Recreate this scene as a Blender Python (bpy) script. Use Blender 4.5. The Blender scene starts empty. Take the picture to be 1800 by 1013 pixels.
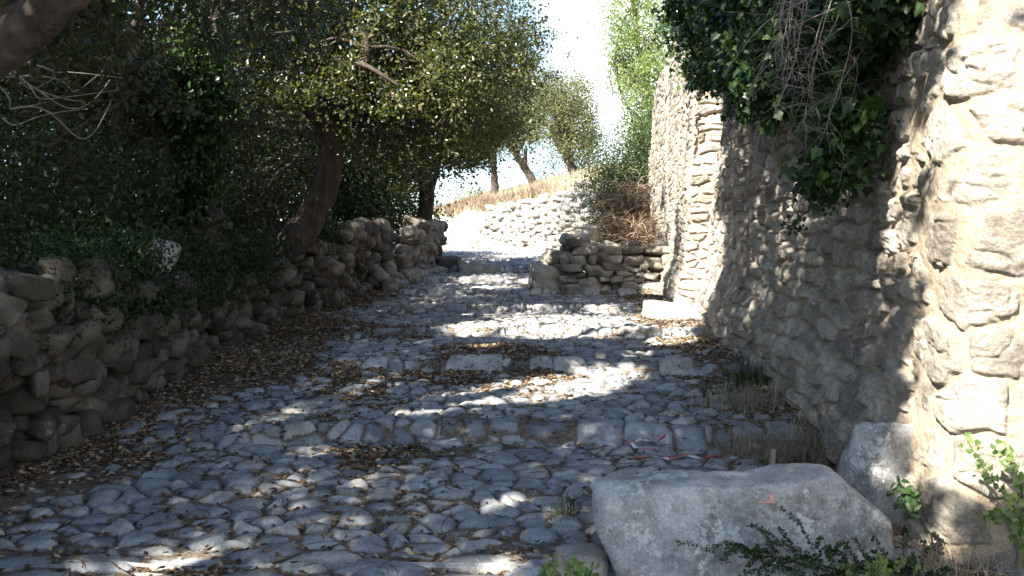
import bpy, bmesh, math
import numpy as np
R = math.radians
SC = bpy.context.scene
COL = SC.collection

# ------------------------------------------------------------------ camera
CAMZ = 1.55
F = 1400.0
PITCH = math.atan(71.5 / F)
cd = bpy.data.cameras.new("camera")
cam = bpy.data.objects.new("camera", cd)
COL.objects.link(cam)
cam.location = (0, 0, CAMZ)
cam.rotation_euler = (R(90) - PITCH, 0, 0)
cd.sensor_width = 36.0
cd.lens = 36.0 * F / 1800.0
cd.clip_start = 0.05
cd.clip_end = 3000
SC.camera = cam

# ------------------------------------------------------------------ light
TO_SUN = np.array([-0.54, -0.57, 0.62]); TO_SUN /= np.linalg.norm(TO_SUN)
SUN_EL = math.asin(TO_SUN[2])
SUN_AZ = math.atan2(TO_SUN[0], TO_SUN[1])       # clockwise from +Y
w = bpy.data.worlds.new("World"); SC.world = w; w.use_nodes = True
wn = w.node_tree; wn.nodes.clear()
wo = wn.nodes.new("ShaderNodeOutputWorld"); wb = wn.nodes.new("ShaderNodeBackground")
sky = wn.nodes.new("ShaderNodeTexSky"); sky.sky_type = 'NISHITA'; sky.sun_disc = False
sky.sun_elevation = SUN_EL; sky.sun_rotation = SUN_AZ
sky.air_density = 1.0; sky.dust_density = .6; sky.ozone_density = 2.0
wb.inputs['Strength'].default_value = 0.085
tc = wn.nodes.new("ShaderNodeTexCoord"); nz = wn.nodes.new("ShaderNodeTexNoise")
nz.inputs['Scale'].default_value = 2.2; nz.inputs['Detail'].default_value = 6
wn.links.new(tc.outputs['Generated'], nz.inputs['Vector'])
sx = wn.nodes.new("ShaderNodeSeparateXYZ"); wn.links.new(tc.outputs['Generated'], sx.inputs[0])
# bright cloud bank low ahead, thinning out to blue on its left
dv = wn.nodes.new("ShaderNodeVectorMath"); dv.operation = 'DISTANCE'; wn.links.new(tc.outputs['Generated'], dv.inputs[0]); dv.inputs[1].default_value = (.20, .96, .22)
ma = wn.nodes.new("ShaderNodeMath"); ma.operation = 'MULTIPLY_ADD'
wn.links.new(dv.outputs['Value'], ma.inputs[0]); ma.inputs[1].default_value = -2.6
wn.links.new(nz.outputs['Fac'], ma.inputs[2])
cr = wn.nodes.new("ShaderNodeMapRange"); cr.inputs[1].default_value = -0.12; cr.inputs[2].default_value = 0.22
wn.links.new(ma.outputs[0], cr.inputs[0])
mx = wn.nodes.new("ShaderNodeMix"); mx.data_type = 'RGBA'
wn.links.new(cr.outputs[0], mx.inputs[0]); wn.links.new(sky.outputs[0], mx.inputs[6])
mx.inputs[7].default_value = (7.0, 7.1, 7.2, 1)
wn.links.new(mx.outputs[2], wb.inputs['Color']); wn.links.new(wb.outputs[0], wo.inputs[0])
sl = bpy.data.lights.new("sun", 'SUN'); sl.energy = 5.0; sl.angle = R(0.53); sl.color = (1.0, 0.93, 0.82)
so = bpy.data.objects.new("sun", sl); COL.objects.link(so); so.location = (-20, -30, 30)
from mathutils import Vector
so.rotation_euler = Vector(tuple(TO_SUN)).to_track_quat('Z', 'Y').to_euler()
SC.view_settings.view_transform = 'Standard'; SC.view_settings.look = 'None'
SC.view_settings.exposure = 2.28; SC.view_settings.gamma = 1.0
SC.cycles.max_bounces = 7; SC.cycles.diffuse_bounces = 4; SC.cycles.glossy_bounces = 2
SC.cycles.transmission_bounces = 4; SC.cycles.sample_clamp_indirect = 6.0
SC.cycles.use_denoising = True

# ------------------------------------------------------------------ maths
rng = np.random.default_rng(7)
_c, _s = math.cos(PITCH), math.sin(PITCH)
def P(x, y, D):
    """world point that stands at depth D on the sight line through photo position x, y"""
    a, b = (x - 900) / F, (506.5 - y) / F
    dy = _c + b * _s; dz = -_s + b * _c
    return np.array([a * D / dy, D, CAMZ + D * dz / dy])
def hsh(ix, iy, k):
    ix = ix.astype(np.int64); iy = iy.astype(np.int64)
    h = (ix * 374761393 + iy * 668265263 + k * 1274126177) & 0x7fffffff
    h = ((h ^ (h >> 13)) * 1274126177) & 0x7fffffff
    h = ((h ^ (h >> 15)) * 668265263) & 0x7fffffff
    return ((h ^ (h >> 16)) & 0xffffff) / float(0x1000000)
def vn(x, y, k=0):
    xi = np.floor(x); yi = np.floor(y); fx = x - xi; fy = y - yi
    fx = fx * fx * (3 - 2 * fx); fy = fy * fy * (3 - 2 * fy)
    a = hsh(xi, yi, k); b = hsh(xi + 1, yi, k); c = hsh(xi, yi + 1, k); d = hsh(xi + 1, yi + 1, k)
    return (a + (b - a) * fx) * (1 - fy) + (c + (d - c) * fx) * fy
def fbm(x, y, k=0, o=4):
    s = 0; a = .5
    for i in range(o):
        s = s + a * vn(x * 2.03 ** i + 17.3 * i, y * 2.03 ** i - 9.1 * i, k + i); a *= .5
    return s / (1 - .5 ** o)
def n3(p, k=0, o=3):
    return (fbm(p[:, 0] + .37 * p[:, 2], p[:, 1] - .61 * p[:, 2], k, o) + fbm(p[:, 2] + .53 * p[:, 0], p[:, 1] * .8 + p[:, 0] * .4, k + 50, o)) * .5
def sst(a, b, x):
    t = np.clip((x - a) / (b - a), 0, 1); return t * t * (3 - 2 * t)
def voro(u, v, k, jit=.42, wv=.12, rowoff=False):
    """power diagram of jittered cells -> random per cell, edge distance (cell units), second random"""
    iu = np.floor(u); iv = np.floor(v)
    best = np.full(u.shape, 1e9); bx = np.zeros(u.shape); by = np.zeros(u.shape); bi = np.zeros(u.shape); bj = np.zeros(u.shape)
    C = []
    for dj in (-1, 0, 1):
        for di in (-1, 0, 1):
            ci = iu + di; cj = iv + dj
            off = (cj % 2) * .5 if rowoff else 0
            sx_ = ci + .5 + (hsh(ci, cj, k) - .5) * 2 * jit + off - (.25 if rowoff else 0)
            sy_ = cj + .5 + (hsh(ci, cj, k + 1) - .5) * 2 * jit * (.45 if rowoff else 1)
            w_ = hsh(ci, cj, k + 2) * wv
            d = (u - sx_) ** 2 + (v - sy_) ** 2 - w_
            C.append((sx_, sy_, d))
            m = d < best
            best = np.where(m, d, best); bx = np.where(m, sx_, bx); by = np.where(m, sy_, by)
            bi = np.where(m, ci, bi); bj = np.where(m, cj, bj)
    e = np.full(u.shape, 9.)
    for sx_, sy_, d in C:
        L = np.hypot(sx_ - bx, sy_ - by)
        ee = np.where(L > 1e-6, (d - best) / (2 * np.maximum(L, 1e-6)), 9.)
        e = np.minimum(e, ee)
    return hsh(bi, bj, k + 5), e, hsh(bi, bj, k + 6), bx, by

# ------------------------------------------------------------------ mesh helpers
def make_mesh(name, V, faces, attrs=None, smooth=True):
    me = bpy.data.meshes.new(name)
    V = np.asarray(V, np.float32)
    me.vertices.add(len(V)); me.vertices.foreach_set("co", V.ravel())
    if not isinstance(faces, (list, tuple)): faces = [faces]
    idx = np.concatenate([f.ravel() for f in faces]).astype(np.int32)
    tot = np.concatenate([np.full(len(f), f.shape[1], np.int32) for f in faces])
    st = np.concatenate([[0], np.cumsum(tot)[:-1]]).astype(np.int32)
    me.loops.add(len(idx)); me.loops.foreach_set("vertex_index", idx)
    me.polygons.add(len(tot)); me.polygons.foreach_set("loop_start", st); me.polygons.foreach_set("loop_total", tot)
    me.polygons.foreach_set("use_smooth", np.full(len(tot), smooth, bool))
    me.update(calc_edges=True); me.validate(clean_customdata=False)
    for k, a in (attrs or {}).items():
        at = me.attributes.new(k, 'FLOAT', 'POINT'); at.data.foreach_set("value", np.asarray(a, np.float32))
    return me
def link(name, me, mat, parent=None, label=None, cat=None, group=None, kind=None, loc=None):
    o = bpy.data.objects.new(name, me); COL.objects.link(o)
    if mat: me.materials.append(mat)
    if parent: o.parent = parent
    if label: o['label'] = label
    if cat: o['category'] = cat
    if group: o['group'] = group
    if kind: o['kind'] = kind
    return o
def recenter(V):
    """origin of a mesh to the middle of its base"""
    c = np.array([(V[:, 0].min() + V[:, 0].max()) / 2, (V[:, 1].min() + V[:, 1].max()) / 2, V[:, 2].min()])
    return V - c, c
def solid(name, V, faces, mat, attrs=None, smooth=True, **kw):
    V2, c = recenter(np.asarray(V, float))
    o = link(name, make_mesh(name, V2, faces, attrs, smooth), mat, **kw)
    o.location = tuple(c); return o
def empty(name, loc, label, cat, group=None):
    o = bpy.data.objects.new(name, None); COL.objects.link(o); o.location = tuple(float(a) for a in loc); o.empty_display_size = .1
    o['label'] = label; o['category'] = cat
    if group: o['group'] = group
    return o
def grid_faces(nr, nc):
    i = np.arange(nr - 1)[:, None] * nc + np.arange(nc - 1)[None, :]
    i = i.ravel(); return np.stack([i, i + 1, i + nc + 1, i + nc], 1)

# ------------------------------------------------------------------ materials
def nodes(name):
    m = bpy.data.materials.new(name); m.use_nodes = True
    nt = m.node_tree; return m, nt, nt.nodes['Principled BSDF']
def N(nt, t, **kw):
    n = nt.nodes.new(t)
    for k, v in kw.items(): setattr(n, k, v)
    return n
def ramp(nt, stops, interp='LINEAR'):
    r = N(nt, "ShaderNodeValToRGB"); cr_ = r.color_ramp; cr_.interpolation = interp
    while len(cr_.elements) > 1: cr_.elements.remove(cr_.elements[-1])
    cr_.elements[0].position = stops[0][0]; cr_.elements[0].color = (*stops[0][1], 1)
    for p, c in stops[1:]:
        e = cr_.elements.new(p); e.color = (*c, 1)
    return r
def noise(nt, vec, scale, det=6, rough=.6):
    n = N(nt, "ShaderNodeTexNoise"); n.inputs['Scale'].default_value = scale; n.inputs['Detail'].default_value = det
    n.inputs['Roughness'].default_value = rough; nt.links.new(vec, n.inputs['Vector']); return n
def mixc(nt, fac, a, b, mode='MIX'):
    m = N(nt, "ShaderNodeMix", data_type='RGBA', blend_type=mode)
    for s, i in ((fac, 0), (a, 6), (b, 7)):
        if isinstance(s, (int, float)): m.inputs[i].default_value = s
        elif isinstance(s, tuple): m.inputs[i].default_value = (*s, 1)
        else: nt.links.new(s, m.inputs[i])
    return m.outputs[2]
def mrange(nt, v, a, b, c=0., d=1.):
    m = N(nt, "ShaderNodeMapRange"); nt.links.new(v, m.inputs[0])
    for i, x in enumerate((a, b, c, d)): m.inputs[i + 1].default_value = x
    return m.outputs[0]
def attr(nt, n):
    a = N(nt, "ShaderNodeAttribute", attribute_name=n); return a.outputs['Fac']
def stone_mat(name, stops, lichen=.35, dark=.5, soilc=None, soilc2=None, bump=.5, rough=.8, fine=60, moss=0., bleach=(.58, .57, .53)):
    m, nt, b = nodes(name)
    co = N(nt, "ShaderNodeTexCoord").outputs['Object']
    t = attr(nt, 'tint'); r = ramp(nt, stops); nt.links.new(t, r.inputs[0]); c = r.outputs[0]
    n1 = noise(nt, co, 5.5, 8, .65); n2 = noise(nt, co, fine, 5, .7); n4 = noise(nt, co, 17, 7, .7)
    f = mrange(nt, n1.outputs['Fac'], .36, .66, 1 - dark, 1.18)
    c = mixc(nt, 1., c, f, 'MULTIPLY')
    f2 = mrange(nt, n2.outputs['Fac'], .3, .7, .72, 1.25); c = mixc(nt, 1., c, f2, 'MULTIPLY')
    if lichen:
        f3 = mrange(nt, n4.outputs['Fac'], .60, .68, 0, lichen); c = mixc(nt, f3, c, bleach)
        n5 = noise(nt, co, 11, 6, .75); f5 = mrange(nt, n5.outputs['Fac'], .62, .72, 0, .6); c = mixc(nt, f5, c, (.10, .095, .085))
    if moss:
        n6 = noise(nt, co, 3.2, 6, .7); f6 = mrange(nt, n6.outputs['Fac'], .55, .68, 0, moss); c = mixc(nt, f6, c, (.055, .065, .025))
    if soilc:
        n7 = noise(nt, co, 38, 6, .75); sc_ = mixc(nt, mrange(nt, n7.outputs['Fac'], .35, .65), soilc, soilc2)
        c = mixc(nt, attr(nt, 'soil'), c, sc_)
    nt.links.new(c, b.inputs['Base Color'])
    b.inputs['Roughness'].default_value = rough
    b.inputs['Specular IOR Level'].default_value = .3
    mu = N(nt, "ShaderNodeMusgraveTexture") if False else None
    bp1 = N(nt, "ShaderNodeBump"); bp1.inputs['Strength'].default_value = bump; bp1.inputs['Distance'].default_value = .012
    nt.links.new(n2.outputs['Fac'], bp1.inputs['Height'])
    bp2 = N(nt, "ShaderNodeBump"); bp2.inputs['Strength'].default_value = bump; bp2.inputs['Distance'].default_value = .035
    nt.links.new(n4.outputs['Fac'], bp2.inputs['Height']); nt.links.new(bp1.outputs[0], bp2.inputs['Normal'])
    nt.links.new(bp2.outputs[0], b.inputs['Normal'])
    return m
GREY = [(0, (.20, .20, .20)), (.35, (.27, .27, .27)), (.7, (.34, .335, .325)), (1, (.42, .40, .36))]
WARM = [(0, (.20, .17, .14)), (.4, (.29, .25, .20)), (.75, (.36, .32, .27)), (1, (.44, .38, .31))]
M_PATH = stone_mat("cobble_stone", [(0, (.19, .205, .225)), (.35, (.275, .29, .305)), (.7, (.34, .35, .355)), (1, (.45, .43, .39))], lichen=.35, dark=.42, soilc=(.07, .056, .043), soilc2=(.20, .165, .125), bump=.45)
M_WALLR = stone_mat("mortared_limestone", [(0, (.27, .235, .195)), (.4, (.39, .345, .29)), (.75, (.46, .41, .345)), (1, (.53, .475, .40))], lichen=.55, dark=.45, soilc=(.36, .28, .20), soilc2=(.49, .40, .30), bump=1.)
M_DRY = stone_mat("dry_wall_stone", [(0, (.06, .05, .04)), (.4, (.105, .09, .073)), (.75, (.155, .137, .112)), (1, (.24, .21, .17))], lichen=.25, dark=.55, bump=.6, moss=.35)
M_STUB = stone_mat("stub_wall_stone", [(0, (.16, .14, .115)), (.5, (.26, .235, .20)), (1, (.38, .345, .29))], lichen=.25, dark=.5, bump=.6)
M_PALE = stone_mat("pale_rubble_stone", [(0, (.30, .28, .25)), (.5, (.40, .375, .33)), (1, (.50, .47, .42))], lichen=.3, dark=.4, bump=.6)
M_BLOCK = stone_mat("weathered_block_stone", [(0, (.46, .465, .46)), (1, (.56, .56, .545))], lichen=.9, dark=.55, bump=.9, fine=75, bleach=(.62, .63, .61))
def lichen_layer(m, scale, lo, hi, colr, fac, seed=0.):
    """patches of lichen with speckled edges over a stone material"""
    nt = m.node_tree; b = nt.nodes['Principled BSDF']; src = b.inputs['Base Color'].links[0].from_socket
    mp = N(nt, "ShaderNodeMapping"); mp.inputs['Location'].default_value = (seed, seed * .7, 0); nt.links.new(N(nt, "ShaderNodeTexCoord").outputs['Object'], mp.inputs[0])
    a = noise(nt, mp.outputs[0], scale, 10, .78); k = noise(nt, mp.outputs[0], scale * 9, 6, .8)
    ad = N(nt, "ShaderNodeMath", operation='MULTIPLY_ADD'); nt.links.new(k.outputs['Fac'], ad.inputs[0]); ad.inputs[1].default_value = .35; nt.links.new(a.outputs['Fac'], ad.inputs[2])
    nt.links.new(mixc(nt, mrange(nt, ad.outputs[0], lo, hi, 0, fac), src, colr), b.inputs['Base Color'])
lichen_layer(M_BLOCK, 2.6, .69, .78, (.115, .12, .105), .8, 3.)
lichen_layer(M_BLOCK, 4.2, .73, .77, (.72, .73, .69), .85, 8.)
lichen_layer(M_BLOCK, 3.4, .80, .85, (.20, .15, .09), .6, 15.)
lichen_layer(M_WALLR, 2.2, .74, .82, (.17, .16, .15), .55, 3.)
lichen_layer(M_WALLR, 3.7, .82, .85, (.62, .62, .60), .8, 11.)
lichen_layer(M_PATH, 3.0, .75, .84, (.115, .12, .125), .5, 5.)
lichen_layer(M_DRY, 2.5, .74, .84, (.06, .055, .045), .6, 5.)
def ground_mat():
    m, nt, b = nodes("dry_earth")
    co = N(nt, "ShaderNodeTexCoord").outputs['Object']
    n1 = noise(nt, co, .35, 8, .7); n2 = noise(nt, co, 9, 8, .75)
    r = ramp(nt, [(.3, (.07, .055, .035)), (.42, (.24, .20, .14)), (.55, (.40, .36, .28)), (.8, (.50, .47, .40))])
    nt.links.new(mixc(nt, .45, n1.outputs['Fac'], n2.outputs['Fac']), r.inputs[0])
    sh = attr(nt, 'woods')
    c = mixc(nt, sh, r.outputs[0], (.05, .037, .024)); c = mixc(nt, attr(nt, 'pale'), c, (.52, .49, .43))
    nt.links.new(c, b.inputs['Base Color']); b.inputs['Roughness'].default_value = .95
    bp = N(nt, "ShaderNodeBump"); bp.inputs['Distance'].default_value = .06; nt.links.new(n2.outputs['Fac'], bp.inputs['Height'])
    nt.links.new(bp.outputs[0], b.inputs['Normal']); return m
M_GROUND = ground_mat()
def leaf_mat(name, stops, trans=.35, rough=.45, spec=.4, tcol=(1.25, 1.45, .55)):
    m, nt, b = nodes(name)
    r = ramp(nt, stops); nt.links.new(attr(nt, 'tint'), r.inputs[0])
    nt.links.new(r.outputs[0], b.inputs['Base Color']); b.inputs['Roughness'].default_value = rough
    b.inputs['Specular IOR Level'].default_value = spec
    tr = N(nt, "ShaderNodeBsdfTranslucent"); nt.links.new(mixc(nt, 1., r.outputs[0], tcol, 'MULTIPLY'), tr.inputs['Color'])
    ms = N(nt, "ShaderNodeMixShader"); ms.inputs[0].default_value = trans
    nt.links.new(b.outputs[0], ms.inputs[1]); nt.links.new(tr.outputs[0], ms.inputs[2])
    nt.links.new(ms.outputs[0], nt.nodes['Material Output'].inputs['Surface']); return m
M_OAK = leaf_mat("holm_oak_leaf", rough=.36, spec=.5, stops=[(0, (.018, .023, .009)), (.45, (.045, .056, .02)), (.8, (.12, .125, .05)), (.95, (.19, .17, .09)), (1, (.2, .13, .05))], trans=.36, tcol=(1.7, 1.9, .45))
M_GREEN = leaf_mat("fresh_green_leaf", [(0, (.07, .12, .035)), (.5, (.16, .23, .075)), (1, (.30, .36, .14))], trans=.45)
M_DARKGREEN = leaf_mat("dark_green_leaf", [(0, (.016, .030, .011)), (.6, (.045, .072, .022)), (1, (.13, .17, .06))], trans=.3)
M_OLIVE = leaf_mat("grey_green_leaf", [(0, (.07, .08, .035)), (.5, (.12, .13, .055)), (1, (.20, .19, .09))], trans=.3)
M_IVY = leaf_mat("ivy_leaf", [(0, (.010, .024, .008)), (.6, (.024, .052, .014)), (.93, (.05, .10, .022)), (1, (.12, .16, .04))], trans=.2, rough=.42, spec=.3)
M_LITTER = leaf_mat("fallen_leaf", [(0, (.06, .036, .022)), (.35, (.17, .11, .065)), (.7, (.34, .25, .155)), (1, (.50, .42, .30))], trans=.1, rough=.8, spec=.2, tcol=(1, .9, .7))
M_STRAW = leaf_mat("dry_straw", [(0, (.20, .165, .11)), (.5, (.38, .32, .22)), (1, (.58, .52, .40))], trans=.3, rough=.7, spec=.2, tcol=(1, .95, .7))
M_BRUSH = leaf_mat("dead_brown_brush", [(0, (.06, .04, .028)), (.6, (.16, .11, .075)), (1, (.36, .29, .21))], trans=.1, rough=.9, spec=.1, tcol=(1, .9, .7))
def bark_mat(name, a, b_, scale=14):
    m, nt, b = nodes(name)
    co = N(nt, "ShaderNodeTexCoord").outputs['Object']
    mp = N(nt, "ShaderNodeMapping"); mp.inputs['Scale'].default_value = (1, 1, .25); nt.links.new(co, mp.inputs[0])
    n1 = noise(nt, mp.outputs[0], scale, 8, .7)
    c = mixc(nt, mrange(nt, n1.outputs['Fac'], .35, .65), a, b_); nt.links.new(c, b.inputs['Base Color']); b.inputs['Roughness'].default_value = .9
    bp = N(nt, "ShaderNodeBump"); bp.inputs['Distance'].default_value = .05; bp.inputs['Strength'].default_value = .9
    nt.links.new(n1.outputs['Fac'], bp.inputs['Height']); nt.links.new(bp.outputs[0], b.inputs['Normal']); return m
M_BARK = bark_mat("oak_bark", (.020, .014, .011), (.085, .063, .046))
M_TWIG = bark_mat("dead_twig", (.20, .18, .16), (.40, .37, .33), 30)

# ------------------------------------------------------------------ heights of the place
PY = np.array([-20, 2.0, 3.75, 5.74, 5.86, 7.74, 7.86, 9.74, 9.86, 11.96, 12.07, 13.96, 14.07, 15.96, 16.08, 18.5, 18.62, 22., 22.1, 27, 31, 40, 70])
PZ = np.array([-.5, -.04, 0., .09, .205, .30, .40, .44, .54, .555, .665, .70, .79, .82, .93, .97, 1.10, 1.17, 1.22, 1.37, 1.46, 1.85, 2.6])
SY = np.array([-20, 2.0, 3.75, 5.5, 6.2, 7.5, 8.2, 9.5, 10.2, 12, 14, 16, 18.5, 22, 27, 31, 40, 70])
SZ = np.interp(SY, PY, PZ)
KERBS = [5.84, 7.84, 9.84, 12.05, 14.05, 16.05, 18.6, 22.1]
WLY = np.array([-12, 0, 4, 5.6, 9, 11, 14, 17, 19, 21, 24, 30, 60]); WLX = np.array([-4, -3.45, -3.4, -3.15, -3.15, -2.95, -2.6, -2.2, -1.95, -2.2, -3.6, -7.5, -25])
WRY = np.array([-12, 3.7, 3.8, 5.5, 7.3, 9.2, 11.3, 11.74, 11.8, 14.2, 17.6]); WRX = np.array([5.5, 4.4, 2.05, 2.33, 2.43, 2.54, 2.84, 2.92, 2.60, 2.78, 3.03])
def wl(Y): return np.interp(Y, WLY, WLX)
def wr(Y): return np.interp(Y, np.r_[WRY, 19, 22, 28, 60], np.r_[WRX, 2.2, 2.5, 3.2, 8.])
def smoothprof(Y): return np.interp(Y, SY, SZ)
def wlh(Y): return np.interp(Y, [0, 5, 8, 12, 15, 18, 20, 23], [1.34, 1.27, .93, 1.0, 1.2, .95, .4, .2])
# line of the far wall, turning away to the upper right
RWX = np.array([-14., -3.9, -1., 3.0, 3.9]); RWY = np.array([70., 42., 33., 27.2, 24.5]); RWT = np.array([3.4, 3.05, 3.1, 3.72, 3.8])
def terrain(X, Y):
    p = smoothprof(Y)
    a = wl(Y); b = wr(Y)
    z = p - .16
    dl = a - .32 - X                                   # metres inside the left bank
    left = p + wlh(Y) - .12 + np.clip(dl, 0, 80) * .11 + (fbm(X * .7, Y * .7, 3) - .5) * .35
    z = np.where(dl > 0, z + (left - z) * sst(0, .25, dl), z)
    dr = X - b - .25
    near = Y < 17.8
    rightn = p + 3.6 + (fbm(X * .7, Y * .7, 5) - .5) * .3 + np.clip(dr, 0, 60) * .12
    rightf = p - .16 + np.clip(dr + .35, 0, 1.7) * 1.15 + np.clip(dr - 1.35, 0, 60) * .35 + (fbm(X * 1.1, Y * 1.1, 6) - .5) * .5
    k = sst(17.2, 18.2, Y)
    right = rightn * (1 - k) + rightf * k
    z = np.where(dr > 0, z + (right - z) * sst(0, .3, dr), z)
    # terrace and hill behind the far wall
    wy = np.interp(X, RWX, RWY); wt = np.interp(X, RWX, RWT)
    dh = Y - wy - .3
    crest = 5.35 + .02 * np.clip(X, -30, 30)
    p2 = smoothprof(Y); hill = p2 + (wt - .08 - p2) * np.maximum(sst(-1.4, -.9, X), sst(-.5, 3.2, dh)) + np.clip(dh, 0, 60) * .105
    hill = np.minimum(hill, crest + .0 * X) + (fbm(X * .35, Y * .35, 8) - .5) * .55 * sst(0, 3, dh)
    hill = hill - np.clip(Y - 58, 0, 500) * .10
    z = np.where((dh > 0) & (X < 4.2), np.maximum(np.where(dl > 0, z * (1 - sst(33, 44, Y)) + hill * sst(33, 44, Y), -99), z * 0 + hill), z)
    z = np.where((Y > 24) & (X >= 4.2), np.maximum(hill * sst(24, 30, Y), np.where(Y < 60, z, 0)), z)
    return z

# ------------------------------------------------------------------ cobbled path
def path_field(X, Y):
    Xw = X + (vn(X * 3.1, Y * 3.1, 21) - .5) * .09; Yw = Y + (vn(X * 3.1, Y * 3.1, 22) - .5) * .09
    Xf = X + (vn(X * 14, Y * 14, 23) - .5) * .022 + (Xw - X); Yf = Y + (vn(X * 14, Y * 14, 24) - .5) * .022 + (Yw - Y)
    cx, cy = .185, .14
    r1, e1, r1b, bx, by = voro(Xf / cx, Yf / cy, 100, .47, .30)
    e1 = e1 * .162
    # a stretch of bigger stones nearest the viewer
    r0, e0, r0b, bx0, by0 = voro(Xf / .36, Yf / .21, 150, .42, .22); e0 = e0 * .27
    bt = Yf - (3.95 + (vn(X * 2.2, Y * 0, 151) - .5) * .25); big = bt < 0
    e1 = np.where(big, np.minimum(e0, -bt), np.minimum(e1, bt + .004)); r1 = np.where(big, r0, r1); r1b = np.where(big, r0b, r1b)
    wig = (vn(X * .9, Y * .35, 31) - .5) * .34 + (vn(X * 3, Y * .5, 32) - .5) * .14
    Ys = Y + wig
    z = np.interp(Ys, PY, PZ)
    lk = sst(-1.75, -2.35, X + (vn(X * 0, Y * .8, 33) - .5) * .7)
    z = z * (1 - lk) + smoothprof(Ys) * lk
    # kerb rows
    tint = r1 ; e = e1; hrand = r1b; kerb = np.zeros_like(X)
    rows = [(Ys, Xf, ky, i) for i, ky in enumerate(KERBS)] + [(Xw + 1.98 - (Y - 5.9) * .34, Yf, .0, 20)]
    for t0, along, ky, i in rows:
        uu = along / (.27) + (vn(along * .8, along * 0 + i, 36) - .5) * 1.6
        ci = np.floor(uu)
        best = np.full(X.shape, 9.); sec = np.full(X.shape, 9.); rid = np.zeros(X.shape)
        for d in (-1, 0, 1, 2):
            c = ci + d; s = c + hsh(c, c * 0 + i, 300) * .85
            q = np.abs(uu - s); m = q < best
            sec = np.where(m, best, np.minimum(sec, q)); best = np.where(m, q, best); rid = np.where(m, hsh(c, c * 0 + i, 301), rid)
        rid2 = (rid * 7.31) % 1.; rid3 = (rid * 13.7) % 1.
        t = t0 + (rid2 - .5) * .09 + (vn(X * 9, Y * 9, 35) - .5) * .035
        lo = ky - .085; hi = ky + .07 + .19 * rid3
        inb = (t > lo) & (t < hi) & ((rid3 > .48))
        if i == 20: inb &= (Y > 5.95) & (Y < 7.75)
        db = np.minimum(t - lo, hi - t)
        ek = np.minimum((sec - best) * .5 * .28, np.maximum(db, 0))
        e = np.where(inb, ek, np.minimum(e, np.where(inb | (i == 20), 9, np.where((rid3 > .48), np.maximum(lo - t, t - hi), 9)) + .004))
        tint = np.where(inb, rid, tint); hrand = np.where(inb, .2 + .8 * rid2, hrand); kerb = np.where(inb, 1., kerb)
    gap = (.002 + .010 * vn(X * 1.7, Y * 1.7, 40)) * (1 - .5 * kerb)
    rr = .052 + .02 * kerb
    rr = np.where(big, .09, rr)
    tt = np.clip((e - gap) / rr, 0, 1)
    prof = np.sqrt(np.clip(1 - (1 - tt) ** 2, 0, 1))
    top = (.034 + .034 * hrand) * prof + (vn(X * 9, Y * 9, 41) - .5) * .012 + (fbm(X * 30, Y * 30, 42, 3) - .5) * .007 * prof
    tilt = np.where(big, 0, (Xf / cx - bx) * (r1 - .5) + (Yf / cy - by) * (hrand - .5)) * .035 * prof * (1 - kerb)
    stone = z - .035 + top + tilt + kerb * (tint - .5) * .035
    soil = z - .012 + (fbm(X * 2.2, Y * 2.2, 43) - .5) * .035
    cover = sst(-2.05, -3.1, X + (fbm(X * .8, Y * .8, 44) - .5) * 2.2 + .9 * sst(6.2, 3.8, Y)) * .044
    cover = cover + sst(1.5, 2.1, X + (fbm(X * .9, Y * .9, 45) - .5) * .9) * .028
    cover = cover + sst(.60, .76, fbm(X * .75 + 3, Y * .9, 46, 3)) * .024
    cover = cover * (1 - .85 * kerb * (X > -2.1))
    soil = soil + cover
    H = np.maximum(stone, soil)
    sm = sst(-.006, .006, soil - stone)
    return H + (fbm(X * 45, Y * 45, 47, 2) - .5) * .008 * sm, sm, tint, z
ys = [2.1]
while ys[-1] < 31: ys.append(ys[-1] + .00215 * max(ys[-1], 3.2))
ys = np.array(ys); NC = 880
u = np.linspace(0, 1, NC)
La = wl(ys) - .1; Rb = np.where(ys < 3.8, 3.4, wr(ys) + .08); Rb = np.where(ys > 17.6, wr(ys) + .1, Rb)
GX = La[:, None] + (Rb - La)[:, None] * u[None, :]; GY = np.repeat(ys[:, None], NC, 1)
H, SM, TI, Z0 = path_field(GX.ravel(), GY.ravel())
H = H - .25 * (sst(.006, 0, np.tile(u, len(ys))) + sst(.994, 1, np.tile(u, len(ys))))
pm = make_mesh("path", np.stack([GX.ravel(), GY.ravel(), H], 1), grid_faces(len(ys), NC), {'tint': TI, 'soil': SM})
link("path", pm, M_PATH, kind='structure')
def gz(x, y):
    x = np.atleast_1d(np.asarray(x, float)); y = np.atleast_1d(np.asarray(y, float)); return path_field(x, y)[0]
def gpt(x, y):
    """point of the path seen at photo position x, y"""
    for D in np.arange(2.5, 31, .02):
        p = P(x, y, D)
        if p[2] <= np.interp(D, PY, PZ) + .01: return p
    return P(x, y, 28)

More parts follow.
